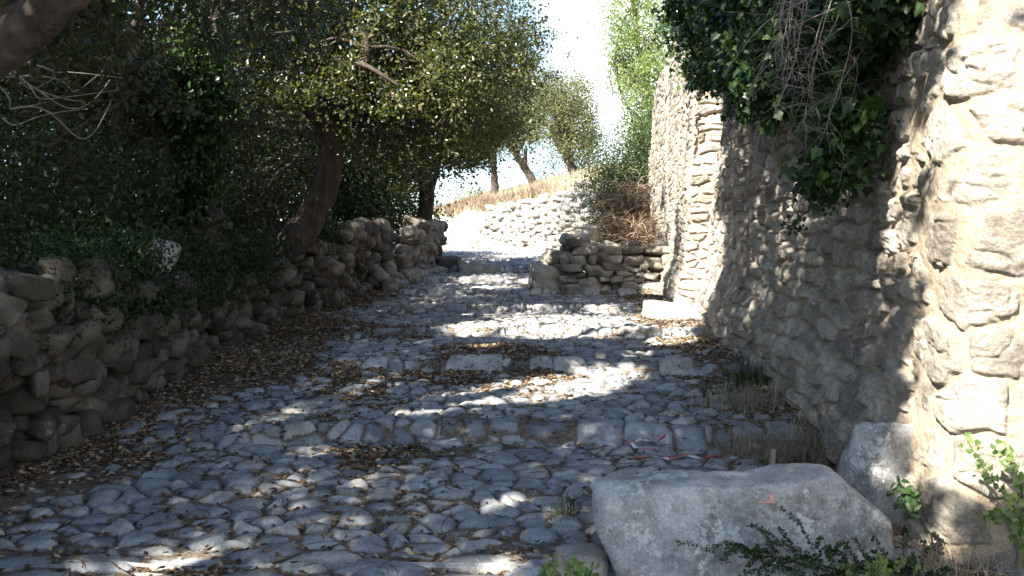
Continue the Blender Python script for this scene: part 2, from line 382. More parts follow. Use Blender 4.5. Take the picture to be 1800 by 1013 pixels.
# ------------------------------------------------------------------ ground
def axis(lo, hi, near, step):
    a = [0.]
    while a[-1] < hi: a.append(a[-1] + step * (1 + max(0, a[-1] - near) * .12))
    b = [0.]
    while b[-1] > lo: b.append(b[-1] - step * (1 + max(0, -b[-1] - near) * .12))
    return np.array(sorted(set(b[1:] + a)))
ax = axis(-900, 900, 9, .14); ay = axis(-300, 1500, 45, .16)
TX, TY = np.meshgrid(ax, ay); tz = terrain(TX.ravel(), TY.ravel())
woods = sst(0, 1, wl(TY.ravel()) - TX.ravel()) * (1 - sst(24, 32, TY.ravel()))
pale = sst(24, 27, TY.ravel()) * (1 - sst(2.6, 4.2, TY.ravel() - np.interp(TX.ravel(), RWX, RWY) + (fbm(TX.ravel() * 1.5, TY.ravel() * 1.5, 9) - .5) * 2)) * sst(-12, -7, TX.ravel()) * sst(4, 2, TX.ravel())  # sun-blown look of the far bend painted into the ground as paler colour
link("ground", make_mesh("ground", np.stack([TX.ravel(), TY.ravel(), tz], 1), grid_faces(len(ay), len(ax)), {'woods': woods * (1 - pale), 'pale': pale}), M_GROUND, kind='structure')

# ------------------------------------------------------------------ rocks
def ico(sub):
    bm = bmesh.new(); bmesh.ops.create_icosphere(bm, subdivisions=sub, radius=1)
    V = np.array([v.co[:] for v in bm.verts]); Fc = np.array([[v.index for v in f.verts] for f in bm.faces]); bm.free()
    return V / np.linalg.norm(V, axis=1)[:, None], Fc
ICO = {s: ico(s) for s in (2, 3, 4, 5)}
def rock(seed, sub=3, planes=13, k=16, rough=.05, box=True):
    r_ = np.random.default_rng(seed); n, Fc = ICO[sub]
    p = r_.normal(size=(planes, 3)); p /= np.linalg.norm(p, axis=1)[:, None]
    if box:
        b = np.array([[1, 0, 0], [-1, 0, 0], [0, 1, 0], [0, -1, 0], [0, 0, 1], [0, 0, -1]], float) + r_.normal(size=(6, 3)) * .16
        b /= np.linalg.norm(b, axis=1)[:, None]; p = np.concatenate([p, b])
        d = np.concatenate([r_.uniform(1.0, 1.3, planes), r_.uniform(.80, .98, 6)])
    else:
        b = np.array([[1, 0, 0], [-1, 0, 0], [0, 1, 0], [0, -1, 0], [0, 0, 1], [0, 0, -1]], float); p = np.concatenate([p, b])
        d = np.concatenate([r_.uniform(.74, 1., planes), np.full(6, 1.0)])
    q = np.maximum(n @ p.T / d, 1e-4) ** k
    rad = q.sum(1) ** (-1. / k)
    rad = rad * (1 + (n3(n * 1.8 + seed * 3.7, seed % 97) - .5) * rough * 4 + (n3(n * 6 + seed, seed % 89 + 9) - .5) * rough * 2.2)
    return n * rad[:, None], Fc
VAR = {s: [rock(900 + i, s, planes=7 if i % 2 else 11, k=40, rough=.05, box=(i % 3 > 0)) for i in range(16)] for s in (2, 3, 4)}
def rotm(a, b, c):
    ca, sa, cb, sb, cc, sc_ = math.cos(a), math.sin(a), math.cos(b), math.sin(b), math.cos(c), math.sin(c)
    return np.array([[cc, -sc_, 0], [sc_, cc, 0], [0, 0, 1]]) @ np.array([[cb, 0, sb], [0, 1, 0], [-sb, 0, cb]]) @ np.array([[1, 0, 0], [0, ca, -sa], [0, sa, ca]])
class Stones:
    def __init__(s): s.V = []; s.F = []; s.T = []; s.n = 0
    def add(s, c, sc_, rot, sub=3, tint=None, var=None):
        V, Fc = VAR[sub][rng.integers(16) if var is None else var]
        fl = np.array([rng.choice([-1, 1]), rng.choice([-1, 1]), rng.choice([-1, 1])])
        W = (V * np.array(sc_) * fl) @ rot.T + np.array(c)
        f = Fc if fl.prod() > 0 else Fc[:, ::-1]
        s.V.append(W); s.F.append(f + s.n); s.n += len(W); s.T.append(np.full(len(W), rng.random() if tint is None else tint))
    def obj(s, name, mat, **kw):
        return solid(name, np.concatenate(s.V), np.concatenate(s.F), mat, {'tint': np.concatenate(s.T)}, **kw)
def dry_wall(st, pts, hfun, w=.27, h=.19, batter=.18, sub=3, depth=.2, base=None, jit=1., topr=.5):
    """courses of stones along a plan line; pts = [(x, y)], uphill heights from hfun(s, x, y) -> (z0, z1)"""
    pts = np.array(pts, float); seg = np.hypot(*np.diff(pts, axis=0).T); S = np.r_[0, np.cumsum(seg)]; L = S[-1]
    hh = 0; row = 0
    while hh < 2.6:
        ch = h * rng.uniform(.75, 1.3) * (1.25 if row == 0 else 1)
        s = -rng.random() * w
        while s < L:
            ww = w * rng.uniform(.55, 1.65)
            sc_ = min(max(s + ww / 2, 0), L)
            x = np.interp(sc_, S, pts[:, 0]); y = np.interp(sc_, S, pts[:, 1])
            i = min(max(np.searchsorted(S, sc_) - 1, 0), len(seg) - 1); d = (pts[i + 1] - pts[i]) / seg[i]; n = np.array([d[1], -d[0]])
            z0, z1 = hfun(sc_, x, y)
            zc = z0 + hh + ch / 2 + rng.normal() * .02 * jit
            if zc < z1 + rng.normal() * .05 * topr:
                off = -batter * (zc - z0) + rng.normal() * .025 * jit
                c = (x + n[0] * off, y + n[1] * off, zc)
                st.add(c, (ww * .58, depth * rng.uniform(.8, 1.2), ch * (.62 + .16 * (jit > 1) * rng.random())), rotm(rng.normal() * .10 * jit, rng.normal() * .10 * jit, math.atan2(d[1], d[0]) + rng.normal() * .12 * jit), sub)
            s += ww
        hh += ch; row += 1
# left wall: faces +X, runs away from the viewer
Ys = np.linspace(15.2, 2.2, 30)
st = Stones()
lwh = lambda s, x, y: (smoothprof(y) - .05, smoothprof(y) + wlh(y) + (vn(np.array([y * .9]), np.array([1.]), 70)[0] - .5) * .35)
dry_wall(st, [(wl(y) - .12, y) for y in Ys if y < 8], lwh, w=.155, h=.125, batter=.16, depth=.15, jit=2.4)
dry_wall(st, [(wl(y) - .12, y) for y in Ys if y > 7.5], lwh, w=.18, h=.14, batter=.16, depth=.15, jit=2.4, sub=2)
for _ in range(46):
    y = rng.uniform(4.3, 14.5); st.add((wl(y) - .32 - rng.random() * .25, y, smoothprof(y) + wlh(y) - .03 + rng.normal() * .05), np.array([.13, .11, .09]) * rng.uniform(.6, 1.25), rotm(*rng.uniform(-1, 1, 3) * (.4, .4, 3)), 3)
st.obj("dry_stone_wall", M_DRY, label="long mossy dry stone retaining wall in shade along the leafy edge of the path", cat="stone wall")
# collapsed wall section further up on the left
st = Stones()
dry_wall(st, [(wl(y) - .05, y) for y in np.linspace(18.6, 15.6, 12)], lambda s, x, y: (smoothprof(y) - .05, smoothprof(y) + wlh(y) + .12 + (vn(np.array([y * 1.3]), np.array([2.]), 71)[0] - .5) * .4), w=.22, h=.15, batter=.42, depth=.16, jit=2.2)
for _ in range(170):
    y = rng.uniform(14.2, 19.8); t = rng.random() ** 1.5
    st.add((wl(y) + .38 - t * .9, y, smoothprof(y) + .03 + t * wlh(y) * .9), np.array([.13, .11, .08]) * rng.uniform(.6, 1.4), rotm(*rng.uniform(-1, 1, 3) * (.8, .8, 3)), 2)
st.obj("collapsed_stone_wall", M_STUB, label="tumbled grey rubble wall on the bank below the oak where the steps end", cat="stone wall")
# far sunlit wall in two stretches
def rwpts(x0, x1, n=14):
    xs = np.linspace(x0, x1, n); return [(x, np.interp(x, RWX, RWY)) for x in xs]
def rwh(s, x, y): return (smoothprof(y) - .08, np.interp(x, RWX, RWT) + (vn(np.array([x * .8]), np.array([3.]), 72)[0] - .5) * .12)
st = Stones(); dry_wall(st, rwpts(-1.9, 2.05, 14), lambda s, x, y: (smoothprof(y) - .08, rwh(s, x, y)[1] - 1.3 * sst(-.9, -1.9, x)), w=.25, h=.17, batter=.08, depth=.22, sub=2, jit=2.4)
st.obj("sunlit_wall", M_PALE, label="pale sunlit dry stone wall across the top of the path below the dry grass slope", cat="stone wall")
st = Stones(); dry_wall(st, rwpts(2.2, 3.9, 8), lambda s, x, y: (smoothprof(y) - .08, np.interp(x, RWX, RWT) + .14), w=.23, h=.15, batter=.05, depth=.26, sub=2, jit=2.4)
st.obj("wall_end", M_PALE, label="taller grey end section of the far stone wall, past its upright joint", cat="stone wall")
# stub wall on the right of the steps
a_ = P(992, 522, 14.2); b_ = P(1180, 524, 14.2)
st = Stones()
def stubh(s, x, y):
    t = (x - a_[0]) / (b_[0] - a_[0]); return (.72, .72 + np.interp(t, [0, .12, .3, .6, 1], [.70, .90, .88, .82, .74]))
dry_wall(st, [(a_[0], 14.3), (b_[0] + .05, 14.3)], stubh, w=.27, h=.135, batter=.07, depth=.2, jit=.8, topr=.4)
for k_ in range(6):
    yy = 14.45 + k_ * .3
    dry_wall(st, [(a_[0] - .02 - k_ * .02, yy + .3), (a_[0] - .02, yy)], lambda s, x, y: (.74, 1.40), w=.28, h=.15, batter=.05, depth=.2, jit=1.2)
for _ in range(60):
    st.add((rng.uniform(a_[0] + .1, b_[0] - .1), rng.uniform(14.4, 15.7), 1.42 + rng.random() * .14 - .0), np.array([.17, .13, .08]) * rng.uniform(.7, 1.4), rotm(*rng.uniform(-1, 1, 3) * (.3, .3, 3)), 3)
st.obj("stub_wall", M_STUB, label="short stacked dry stone wall jutting from the tall wall onto the steps", cat="stone wall")

def single(name, seed, c, size, rot, mat, label, cat="rock", sub=4, group=None, planes=13, k=16, rough=.05, sit=True, tint=.6, box=True):
    V, Fc = rock(seed, sub, planes, k, rough, box); V = (V * np.array(size) / 2) @ rotm(*rot).T
    V = V + np.array(c) - (np.array([0, 0, V[:, 2].min()]) if sit else 0)
    return solid(name, V, Fc, mat, {'tint': np.full(len(V), tint)}, label=label, cat=cat, group=group)
single("boulder", 21, gpt(945, 512) + [0.12, .25, -.05], (.62, .5, .46), (.1, .2, .4), M_PALE, "rounded grey boulder on the steps at the open end of the short stacked wall", tint=.35)
single("loose_stone", 22, (a_[0] + .1, 14.6, 1.50), (.30, .28, .26), (.3, .2, .6), M_PALE, "upright grey stone at the outer corner on top of the short stacked wall", tint=.2)
single("slab", 23, (a_[0] + .55, 15.4, 1.52), (.40, .10, .34), (.15, -.7, .35), M_PALE, "thin grey slab leaning on end behind the short stacked wall", tint=.35)
single("pale_boulder", 24, P(276, 482, 7.1) - [0, 0, .03], (.33, .30, .33), (.1, .25, .2), M_PALE, "pale pointed rock perched on top of the mossy shaded wall", tint=1., box=False, planes=9)
single("rock_slab", 25, gpt(1185, 560) + [.0, .15, -.12], (.95, .8, .3), (.05, .08, .1), M_PALE, "broad flat rock lying at the foot of the tall wall beside the steps", tint=.9)
single("step_rock", 26, gpt(840, 480) + [0, .2, -.18], (1.1, .7, .40), (.0, .1, .1), M_PALE, "large bluish rock worn smooth across the top of the steps", tint=.15)
single("step_rock", 27, gpt(790, 474) + [-.1, .3, -.16], (.9, .7, .44), (.1, -.1, .6), M_DRY, "dark humped rock next to the rubble bank near the top step", tint=.3)

# big block in the foreground
def block():
    n = 150
    V, Fc = ico(6)
    p = np.array([[-1, .05, -.25], [-1, -.6, .1], [0, -1, .10], [.25, -1, .2], [0, 1, 0], [-.05, -.06, 1], [-.1, .1, 1], [.66, 0, .75], [1, 0, .05], [0, 0, -1], [-.3, -.8, .8]], float); p /= np.linalg.norm(p, axis=1)[:, None]
    d = np.array([.63, .66, .135, .20, .16, .262, .285, .515, .69, .34, .335])
    q = np.maximum(V @ p.T / d, 1e-4) ** 45; rad = q.sum(1) ** (-1 / 45.); W = V * rad[:, None]
    W = W * (1 + ((n3(W * 3.0 + 5, 3, 4) - .5) * .20 + (n3(W * 9 + 5, 4, 4) - .5) * .07 - sst(.93, .99, 1 - np.abs(2 * n3(W * 3.1, 7, 3) - 1)) * .02)[:, None])
    W[:, 2] += (vn(W[:, 0] * 3.3 + 2, W[:, 1] * 1.5, 6) - .5) * .05 * (W[:, 2] > .05)
    return W, Fc
V, Fc = block()
bc = P(1302, 935, 3.72); V = V @ rotm(0, 0, -.04).T + [bc[0], 3.70, .205]
blk = solid("stone_block", V, Fc, M_BLOCK, {'tint': np.full(len(V), .6)}, label="huge grey lichened stone block lying beside the path with a faint pink paint mark", cat="stone block")
single("boulder", 31, (P(1548, 800, 4.35)[0], 4.35, .02), (.44, .34, .60), (.05, .05, .5), M_BLOCK, k=30, planes=7, rough=.07, label="squarish grey boulder against the wall behind the end of the huge block", tint=.5)
single("boulder", 33, (P(1022, 985, 3.72)[0], 3.72, -.03), (.26, .24, .15), (.2, .1, .5), M_PALE, "pointed grey stone lying just beside the huge block's outer end", tint=.5)
single("pebble", 34, (P(1113, 990, 3.62)[0], 3.60, .0), (.085, .08, .10), (.2, .1, .5), M_PALE, "small whitish stone at the foot of the huge block", sub=3, tint=.9)
single("pebble", 35, gpt(1055, 634) + [0, 0, .02], (.11, .09, .07), (.1, .1, .5), M_PALE, "small round white stone lying loose on the cobbles", sub=3, tint=1.)
# tumbled stones at the foot of the left wall
LW = [(205, 735, .22, "small grey stone half sunk in leaves at the foot of the mossy wall"), (345, 640, .26, "rounded grey stone on leaves where the mossy wall meets the ground"), (500, 560, .20, "pale small stone fallen below the mossy wall beside red-brown leaves"), (60, 800, .34, "big dark stone at the near foot of the mossy wall"), (585, 535, .22, "pale stone in a line at the wall foot near a fallen twig")]
for i, (x, y, s, lab) in enumerate(LW):
    c = gpt(x, y); single("fallen_stone", 40 + i, c + [0, 0, -.03], (s * 1.25, s, s * .85), (.2 * i, .1, .7 * i), M_DRY, lab, sub=3, group="stones fallen from the mossy wall", tint=.3 + .12 * i)

# ------------------------------------------------------------------ tall right wall
def rightwall():
    pl = np.array([(4.7, 3.55), (2.32, 3.72), (2.17, 3.78), (2.12, 3.95), (2.33, 5.5), (2.43, 7.3), (2.54, 9.2), (2.84, 11.3), (2.95, 11.75), (2.60, 11.8), (2.78, 14.2), (3.03, 17.6)])
    seg = np.hypot(*np.diff(pl, axis=0).T); S = np.r_[0, np.cumsum(seg)]
    ss = [0.]
    while ss[-1] < S[-1]:
        y = np.interp(ss[-1], S, pl[:, 1]); ss.append(ss[-1] + (.0085 if y < 3.85 else .013 if 11.6 < y < 11.95 else .0024 * y))
    ss = np.array(ss); ss[-1] = S[-1]
    vv = np.arange(-.25, 5.45, .0078)
    bx = np.interp(ss, S, pl[:, 0]); by = np.interp(ss, S, pl[:, 1])
    k = np.ones(11) / 11; pad = lambda a: np.convolve(np.pad(a, 5, 'edge'), k, 'valid')
    bx = pad(bx); by = pad(by)
    tx = np.gradient(bx); ty = np.gradient(by); l = np.hypot(tx, ty); nx, ny = -ty / l, tx / l          # towards the path
    bz = smoothprof(np.maximum(by, 3.8)) - .15
    SS, VV = np.meshgrid(ss, vv, indexing='ij'); s = SS.ravel(); v = VV.ravel()
    YY = np.repeat(by, len(vv))
    wu = s + (fbm(s * 2.5, v * 2.5, 51, 2) - .5) * .12 + (vn(s * 13, v * 13, 52) - .5) * .03; wv_ = v + (fbm(s * 2.5, v * 2.5, 53, 2) - .5) * .12 + (vn(s * 13, v * 13, 54) - .5) * .03
    sc0 = S[2]
    A = voro(wu / .50, wv_ / .30, 400, .34, .12, True); B = voro(wu / .31, wv_ / .17, 410, .45, .28, True); Cc = voro((s + (wu - s) * .6) / .38, (v + (wv_ - v) * .35) / .125, 420, .36, .08, True)
    zA = s < sc0 + .5 + .3 * ((np.floor(v / .30) % 2)); zC = YY > 11.9
    pick = lambda i: np.where(zA, A[i], np.where(zC, Cc[i], B[i]))
    e = np.where(zA, A[1] * .36, np.where(zC, Cc[1] * .16, B[1] * .20)); r1 = pick(0); r2 = pick(2)
    rr = np.where(zA, .04, .03); gap = np.where(zA, .024, np.where(zC, .004, .013)) + (vn(s * 1.2, v * 1.2, 56) - .5) * .02
    t = np.clip((e - gap) / rr, 0, 1); prof = np.sqrt(np.clip(1 - (1 - t) ** 2, 0, 1))
    du = np.where(zA, wu / .50 - A[3], np.where(zC, (s + (wu - s) * .6) / .38 - Cc[3], wu / .31 - B[3])); dv = np.where(zA, wv_ / .30 - A[4], np.where(zC, (v + (wv_ - v) * .35) / .125 - Cc[4], wv_ / .17 - B[4]))
    amp = np.where(zA, .045, np.where(zC, .028, .058)); rg = np.where(zA, .012, np.where(zC, .014, .024))
    rid = 1 - np.abs(2 * fbm(s * np.where(zA, 9, 11) + r1 * 30, v * np.where(zA, 11, 17) + r2 * 30, 57, 4) - 1)
    fine = (fbm(s * 40, v * 60, 58, 3) - .5) * .016 + (.5 - np.abs(fbm(s * 7, v * 9, 67, 4) - .5) * 5) * .010
    crack = -sst(.90, .985, 1 - np.abs(2 * fbm(s * 4 + r1 * 50, v * 5 + r2 * 9, 59, 3) - 1) * 1.0) * .014
    stone = (amp * (.6 + .7 * r2)) * prof + ((du * (r1 - .5) + dv * (r2 - .5)) * np.where(zC, .02, .045) + (rid - .6) * rg + crack) * prof + fine * .7 - .012
    mortar = np.where(zC, -.02, np.where(zA, .006, -.003)) + (fbm(s * 4, v * 4, 60) - .5) * .04 + (fbm(s * 22, v * 22, 61, 3) - .5) * .012
    mortar = mortar + np.where(zC, -.02, 1) * sst(.58, .74, fbm(s * .9, v * .9, 62, 3)) * .018
    Hh = np.maximum(stone, mortar); sm = sst(-.004, .007, mortar - stone)
    bulge = (fbm(s * .5, v * .5, 63, 2) - .5) * .22
    off = Hh + bulge - .05 * v * np.where(YY < 12, 1, .3) * .6
    off = off + .12 * sst(.9, .2, v) * sst(4.0, 5.0, YY)
    Bx = np.repeat(bx, len(vv)); By = np.repeat(by, len(vv)); Nx = np.repeat(nx, len(vv)); Ny = np.repeat(ny, len(vv)); Bz = np.repeat(bz, len(vv))
    # straight up: wall top level, ground under it climbs
    top = 5.15 - sst(15.2, 17.6, YY) * .75 - (YY > 17.2) * .3 + (vn(s * 3, s * 0, 64) - .5) * .2
    frac = (v + .25) / 5.7
    Z = Bz + frac * (top - Bz)
    X = Bx + Nx * off; Yv = By + Ny * off
    n0, m0 = len(ss), len(vv)
    V = np.stack([X, Yv, Z], 1)
    F0 = grid_faces(n0, m0)
    # top and end returned back into the hill so the wall has its thickness
    ti = np.arange(n0) * m0 + m0 - 1
    back = V[ti] + np.stack([-nx * .55, -ny * .55, np.full(n0, .02)], 1); bi = len(V) + np.arange(n0)
    low = V[ti] * 0; low[:, :2] = back[:, :2]; low[:, 2] = bz - .2; li = len(V) + n0 + np.arange(n0)
    Ft = np.stack([ti[:-1], ti[1:], bi[1:], bi[:-1]], 1); Fb = np.stack([bi[:-1], bi[1:], li[1:], li[:-1]], 1)
    e1 = (n0 - 1) * m0 + np.arange(m0)
    # end cap
    eb = V[e1].copy(); eb[:, 0] += -nx[-1] * .55; eb[:, 1] += -ny[-1] * .55 ; ei = len(V) + 2 * n0 + np.arange(m0)
    Fe = np.stack([e1[:-1], e1[1:], ei[1:], ei[:-1]], 1)
    V = np.concatenate([V, back, low, eb]); ex = 2 * n0 + m0
    return solid("limestone_wall", V, [F0, Ft, Fb, Fe], M_WALLR, {'tint': np.r_[r1, np.full(ex, .4)], 'soil': np.r_[sm * .95, np.zeros(ex)]},
                 label="tall old limestone wall with crumbling tan mortar along the side of the steps", cat="stone wall")
rightwall()

# ------------------------------------------------------------------ leaves
def basis(n, up_bias=.0, r_=None):
    r_ = r_ or rng
    a = r_.normal(size=(n, 3)); a[:, 2] = a[:, 2] * 1 ; a /= np.linalg.norm(a, axis=1)[:, None]
    nr = r_.normal(size=(n, 3)); nr[:, 2] += up_bias; nr -= (nr * a).sum(1)[:, None] * a; nr /= np.linalg.norm(nr, axis=1)[:, None]
    return a, np.cross(nr, a), nr
SHAPES = {
 'oak': (np.array([[0, 0, 0], [.3, .24, .06], [.7, .22, .06], [1, 0, -.03], [.7, -.22, .06], [.3, -.24, .06], ]), np.array([[0, 1, 2, 3], [0, 3, 4, 5]])),
 'diamond': (np.array([[0, 0, 0], [.45, .26, .08], [1, 0, 0], [.45, -.26, .08]]), np.array([[0, 1, 2, 3]])),
 'needle': (np.array([[0, 0, 0], [.5, .09, .02], [1, 0, 0], [.5, -.09, .02]]), np.array([[0, 1, 2, 3]])),
 'blade': (np.array([[0, -.018, 0], [0, .018, 0], [.5, .013, .16], [.5, -.013, .16], [1, 0, .02]]), None),
 'ivy': (np.array([[0, 0, 0], [-.12, .32, .05], [.18, .30, .03], [.28, .52, .06], [.55, .26, .02], [1, 0, -.06], [.55, -.26, .02], [.28, -.52, .06], [.18, -.30, .03], [-.12, -.32, .05]]),
         np.array([[0, 1, 2], [0, 2, 4], [2, 3, 4], [0, 4, 5], [0, 5, 6], [0, 6, 8], [6, 7, 8], [0, 8, 9]])),
 'litter': (np.array([[0, 0, .1], [.35, .28, .16], [.75, .2, .0], [1, 0, .14], [.7, -.22, .18], [.3, -.25, .02]]), np.array([[0, 1, 2, 3], [0, 3, 4, 5]])),
}
def leaves(pos, size, shape, tint, a=None, b=None, n=None, up=0.):
    pos = np.asarray(pos); m = len(pos)
    if a is None: a, b, n = basis(m, up)
    T, Fc = SHAPES[shape]; size = np.broadcast_to(size, (m,))
    V = pos[:, None, :] + size[:, None, None] * (T[None, :, 0:1] * a[:, None, :] + T[None, :, 1:2] * b[:, None, :] + T[None, :, 2:3] * n[:, None, :])
    Fa = (Fc[None] + (np.arange(m) * len(T))[:, None, None]).reshape(-1, Fc.shape[1])
    return V.reshape(-1, 3), Fa, np.repeat(tint, len(T))
# places the sun reaches through the crowns: (point, radius)
LIT = []
def lit(p, r): LIT.append((np.array(p, float), r))
for x, y, r in [(600, 738, .07), (700, 722, .12), (760, 712, .2), (820, 702, .26), (880, 694, .30), (940, 686, .33), (1000, 677, .33), (1055, 664, .28), (1100, 655, .15), (1180, 600, .22), (1120, 622, .12), (1200, 550, .25), (1195, 575, .2),
                (870, 505, .25), (960, 495, .3), (1000, 480, .2), (830, 478, .2), (1060, 545, .15), (860, 610, .12), (890, 880, .08), (970, 905, .07), (275, 992, .09), (320, 985, .07), (470, 1003, .06), (900, 985, .08), (845, 995, .06), (700, 500, .15), (1040, 470, .2), (1160, 515, .2)]:
    lit(gpt(x, y), r * 1.35)
for x, y, r in [(1745, 60, .14), (1690, 90, .1), (1740, 190, .20), (1650, 150, .12), (1780, 300, .22), (1720, 330, .1), (1700, 470, .22), (1640, 500, .14), (1770, 560, .26), (1700, 640, .28), (1760, 740, .26), (1680, 720, .18), (1620, 640, .10), (1640, 780, .12), (1560, 380, .08), (1560, 200, .12), (1530, 250, .1), (1600, 900, .1), (1660, 960, .1), (1500, 300, .1), (1605, 280, .12)]:
    lit(P(x, y, 3.85 if x > 1640 else 4.4), r * 1.2)
for y in range(110, 560, 38): lit(P(1232 + (y < 330) * 12, y, 11.8), .22)
for x, y in [(1200, 130), (1205, 200), (1185, 260), (1215, 320), (1175, 330), (1190, 420), (1165, 200), (1225, 90)]: lit(P(x, y, 14), .26)
lit(P(276, 455, 7.1), .12); lit(P(552, 230, 10), .13); lit(P(560, 300, 10), .1); lit(P(520, 440, 11), .2)
for x, y in [(620, 30), (700, 30), (780, 20), (660, 110), (740, 100), (820, 90), (700, 190), (790, 180), (620, 190), (860, 170), (900, 120)]: lit(P(x, y, 8.8), 1.15)
for x, y, r in [(1740, 200, .34), (1765, 590, .50), (1700, 720, .38), (1780, 420, .28)]: lit(P(x, y, 3.8), r)
for y in range(90, 560, 30): lit(P(1228 + (y < 330) * 14, y, 11.8), .42)
for y in range(120, 520, 50): lit(P(1195, y, 14.0), .42); lit(P(1165, y, 16.5), .3)
lit((-3, 34, 2), 3.2); lit((-2.2, 29.5, 1.6), 1.6); lit((-4, 39, 2.6), 3.2); lit((0, 45, 5), 5); 
LC = np.array([l[0] for l in LIT]); LR = np.array([l[1] for l in LIT])
def sunpass(Q, scale=1.):
    """True where a leaf may hang without shading one of the lit places"""
    keep = np.ones(len(Q), bool); mod = .85 + .4 * vn(Q[:, 0] * 2.2 + Q[:, 2], Q[:, 1] * 2.2, 77)
    for c, r in zip(LC, LR):
        wv = Q - c; t = wv @ TO_SUN; d = np.linalg.norm(wv - t[:, None] * TO_SUN, axis=1)
        keep &= ~((t > .55) & (d < r * scale * mod))
    return keep
def clumps(c, rad, ncl, per, spread, r_, shell=.55):
    d = r_.normal(size=(ncl, 3)); d /= np.linalg.norm(d, axis=1)[:, None]
    rr = shell + (1 - shell) * r_.random(ncl) ** .7; rr = np.where(r_.random(ncl) < .3, r_.random(ncl) ** .5, rr)
    rr = np.where(r_.random(ncl) < .14, r_.uniform(1.0, 1.38, ncl), rr)
    C = np.array(c) + d * rr[:, None] * np.array(rad)
    C = C[fbm(C[:, 0] * 1.1 + C[:, 2], C[:, 1] * 1.1 - C[:, 2] * .7, 91, 2) > .36]
    Pp = np.repeat(C, per, 0) + r_.normal(size=(len(C) * per, 3)) * spread * np.repeat(r_.uniform(.6, 1.3, len(C)), per)[:, None] * np.array([1, 1, .75])
    return C, Pp, np.repeat(r_.random(len(C)), per)
def tube(pts, rads, sides=7, wob=.0):
    pts = np.array(pts, float); n = len(pts); t = np.gradient(pts, axis=0); t /= np.linalg.norm(t, axis=1)[:, None] + 1e-9
    ref = np.array([.31, .87, .38]); a = np.cross(t, ref); a /= np.linalg.norm(a, axis=1)[:, None] + 1e-9; b = np.cross(t, a)
    th = np.arange(sides) / sides * 2 * np.pi
    r = np.array(rads)[:, None] * (1 + wob * (hsh(np.arange(n)[:, None] // 2 + np.zeros((1, sides)), np.arange(sides)[None, :] + np.zeros((n, 1)), 5) - .5))
    V = pts[:, None, :] + r[:, :, None] * (np.cos(th)[None, :, None] * a[:, None, :] + np.sin(th)[None, :, None] * b[:, None, :])
    V = V.reshape(-1, 3); i = np.arange(n - 1)[:, None] * sides; j = np.arange(sides)[None, :]; k = (j + 1) % sides
    Fq = np.stack([(i + j), (i + k), (i + sides + k), (i + sides + j)], 2).reshape(-1, 4)
    return V, Fq
def curve(p0, p1, n, sag, r_, bend=.15):
    p0 = np.array(p0, float); p1 = np.array(p1, float); t = np.linspace(0, 1, n)[:, None]; L = np.linalg.norm(p1 - p0)
    o1 = r_.normal(size=3) * bend * L; o2 = r_.normal(size=3) * bend * .5 * L
    return p0 + (p1 - p0) * t + o1 * np.sin(np.pi * t) + o2 * np.sin(2 * np.pi * t) + np.array([0, 0, sag * L]) * np.sin(np.pi * t)
class Geo:
    def __init__(s): s.V = []; s.F = []; s.T = []; s.n = 0
    def add(s, V, Fq, T=None):
        s.V.append(V); s.F.append(Fq + s.n); s.n += len(V); s.T.append(np.full(len(V), .5) if T is None else T)
    def obj(s, name, mat, parent=None, smooth=True, **kw):
        V = np.concatenate(s.V); byk = {}
        for f in s.F: byk.setdefault(f.shape[1], []).append(f)
        Fs = [np.concatenate(v) for v in byk.values()]
        if parent is not None:
            return link(name, make_mesh(name, V - np.array(parent.location), Fs, {'tint': np.concatenate(s.T)}, smooth), mat, parent, **kw)
        return solid(name, V, Fs, mat, {'tint': np.concatenate(s.T)}, smooth, **kw)
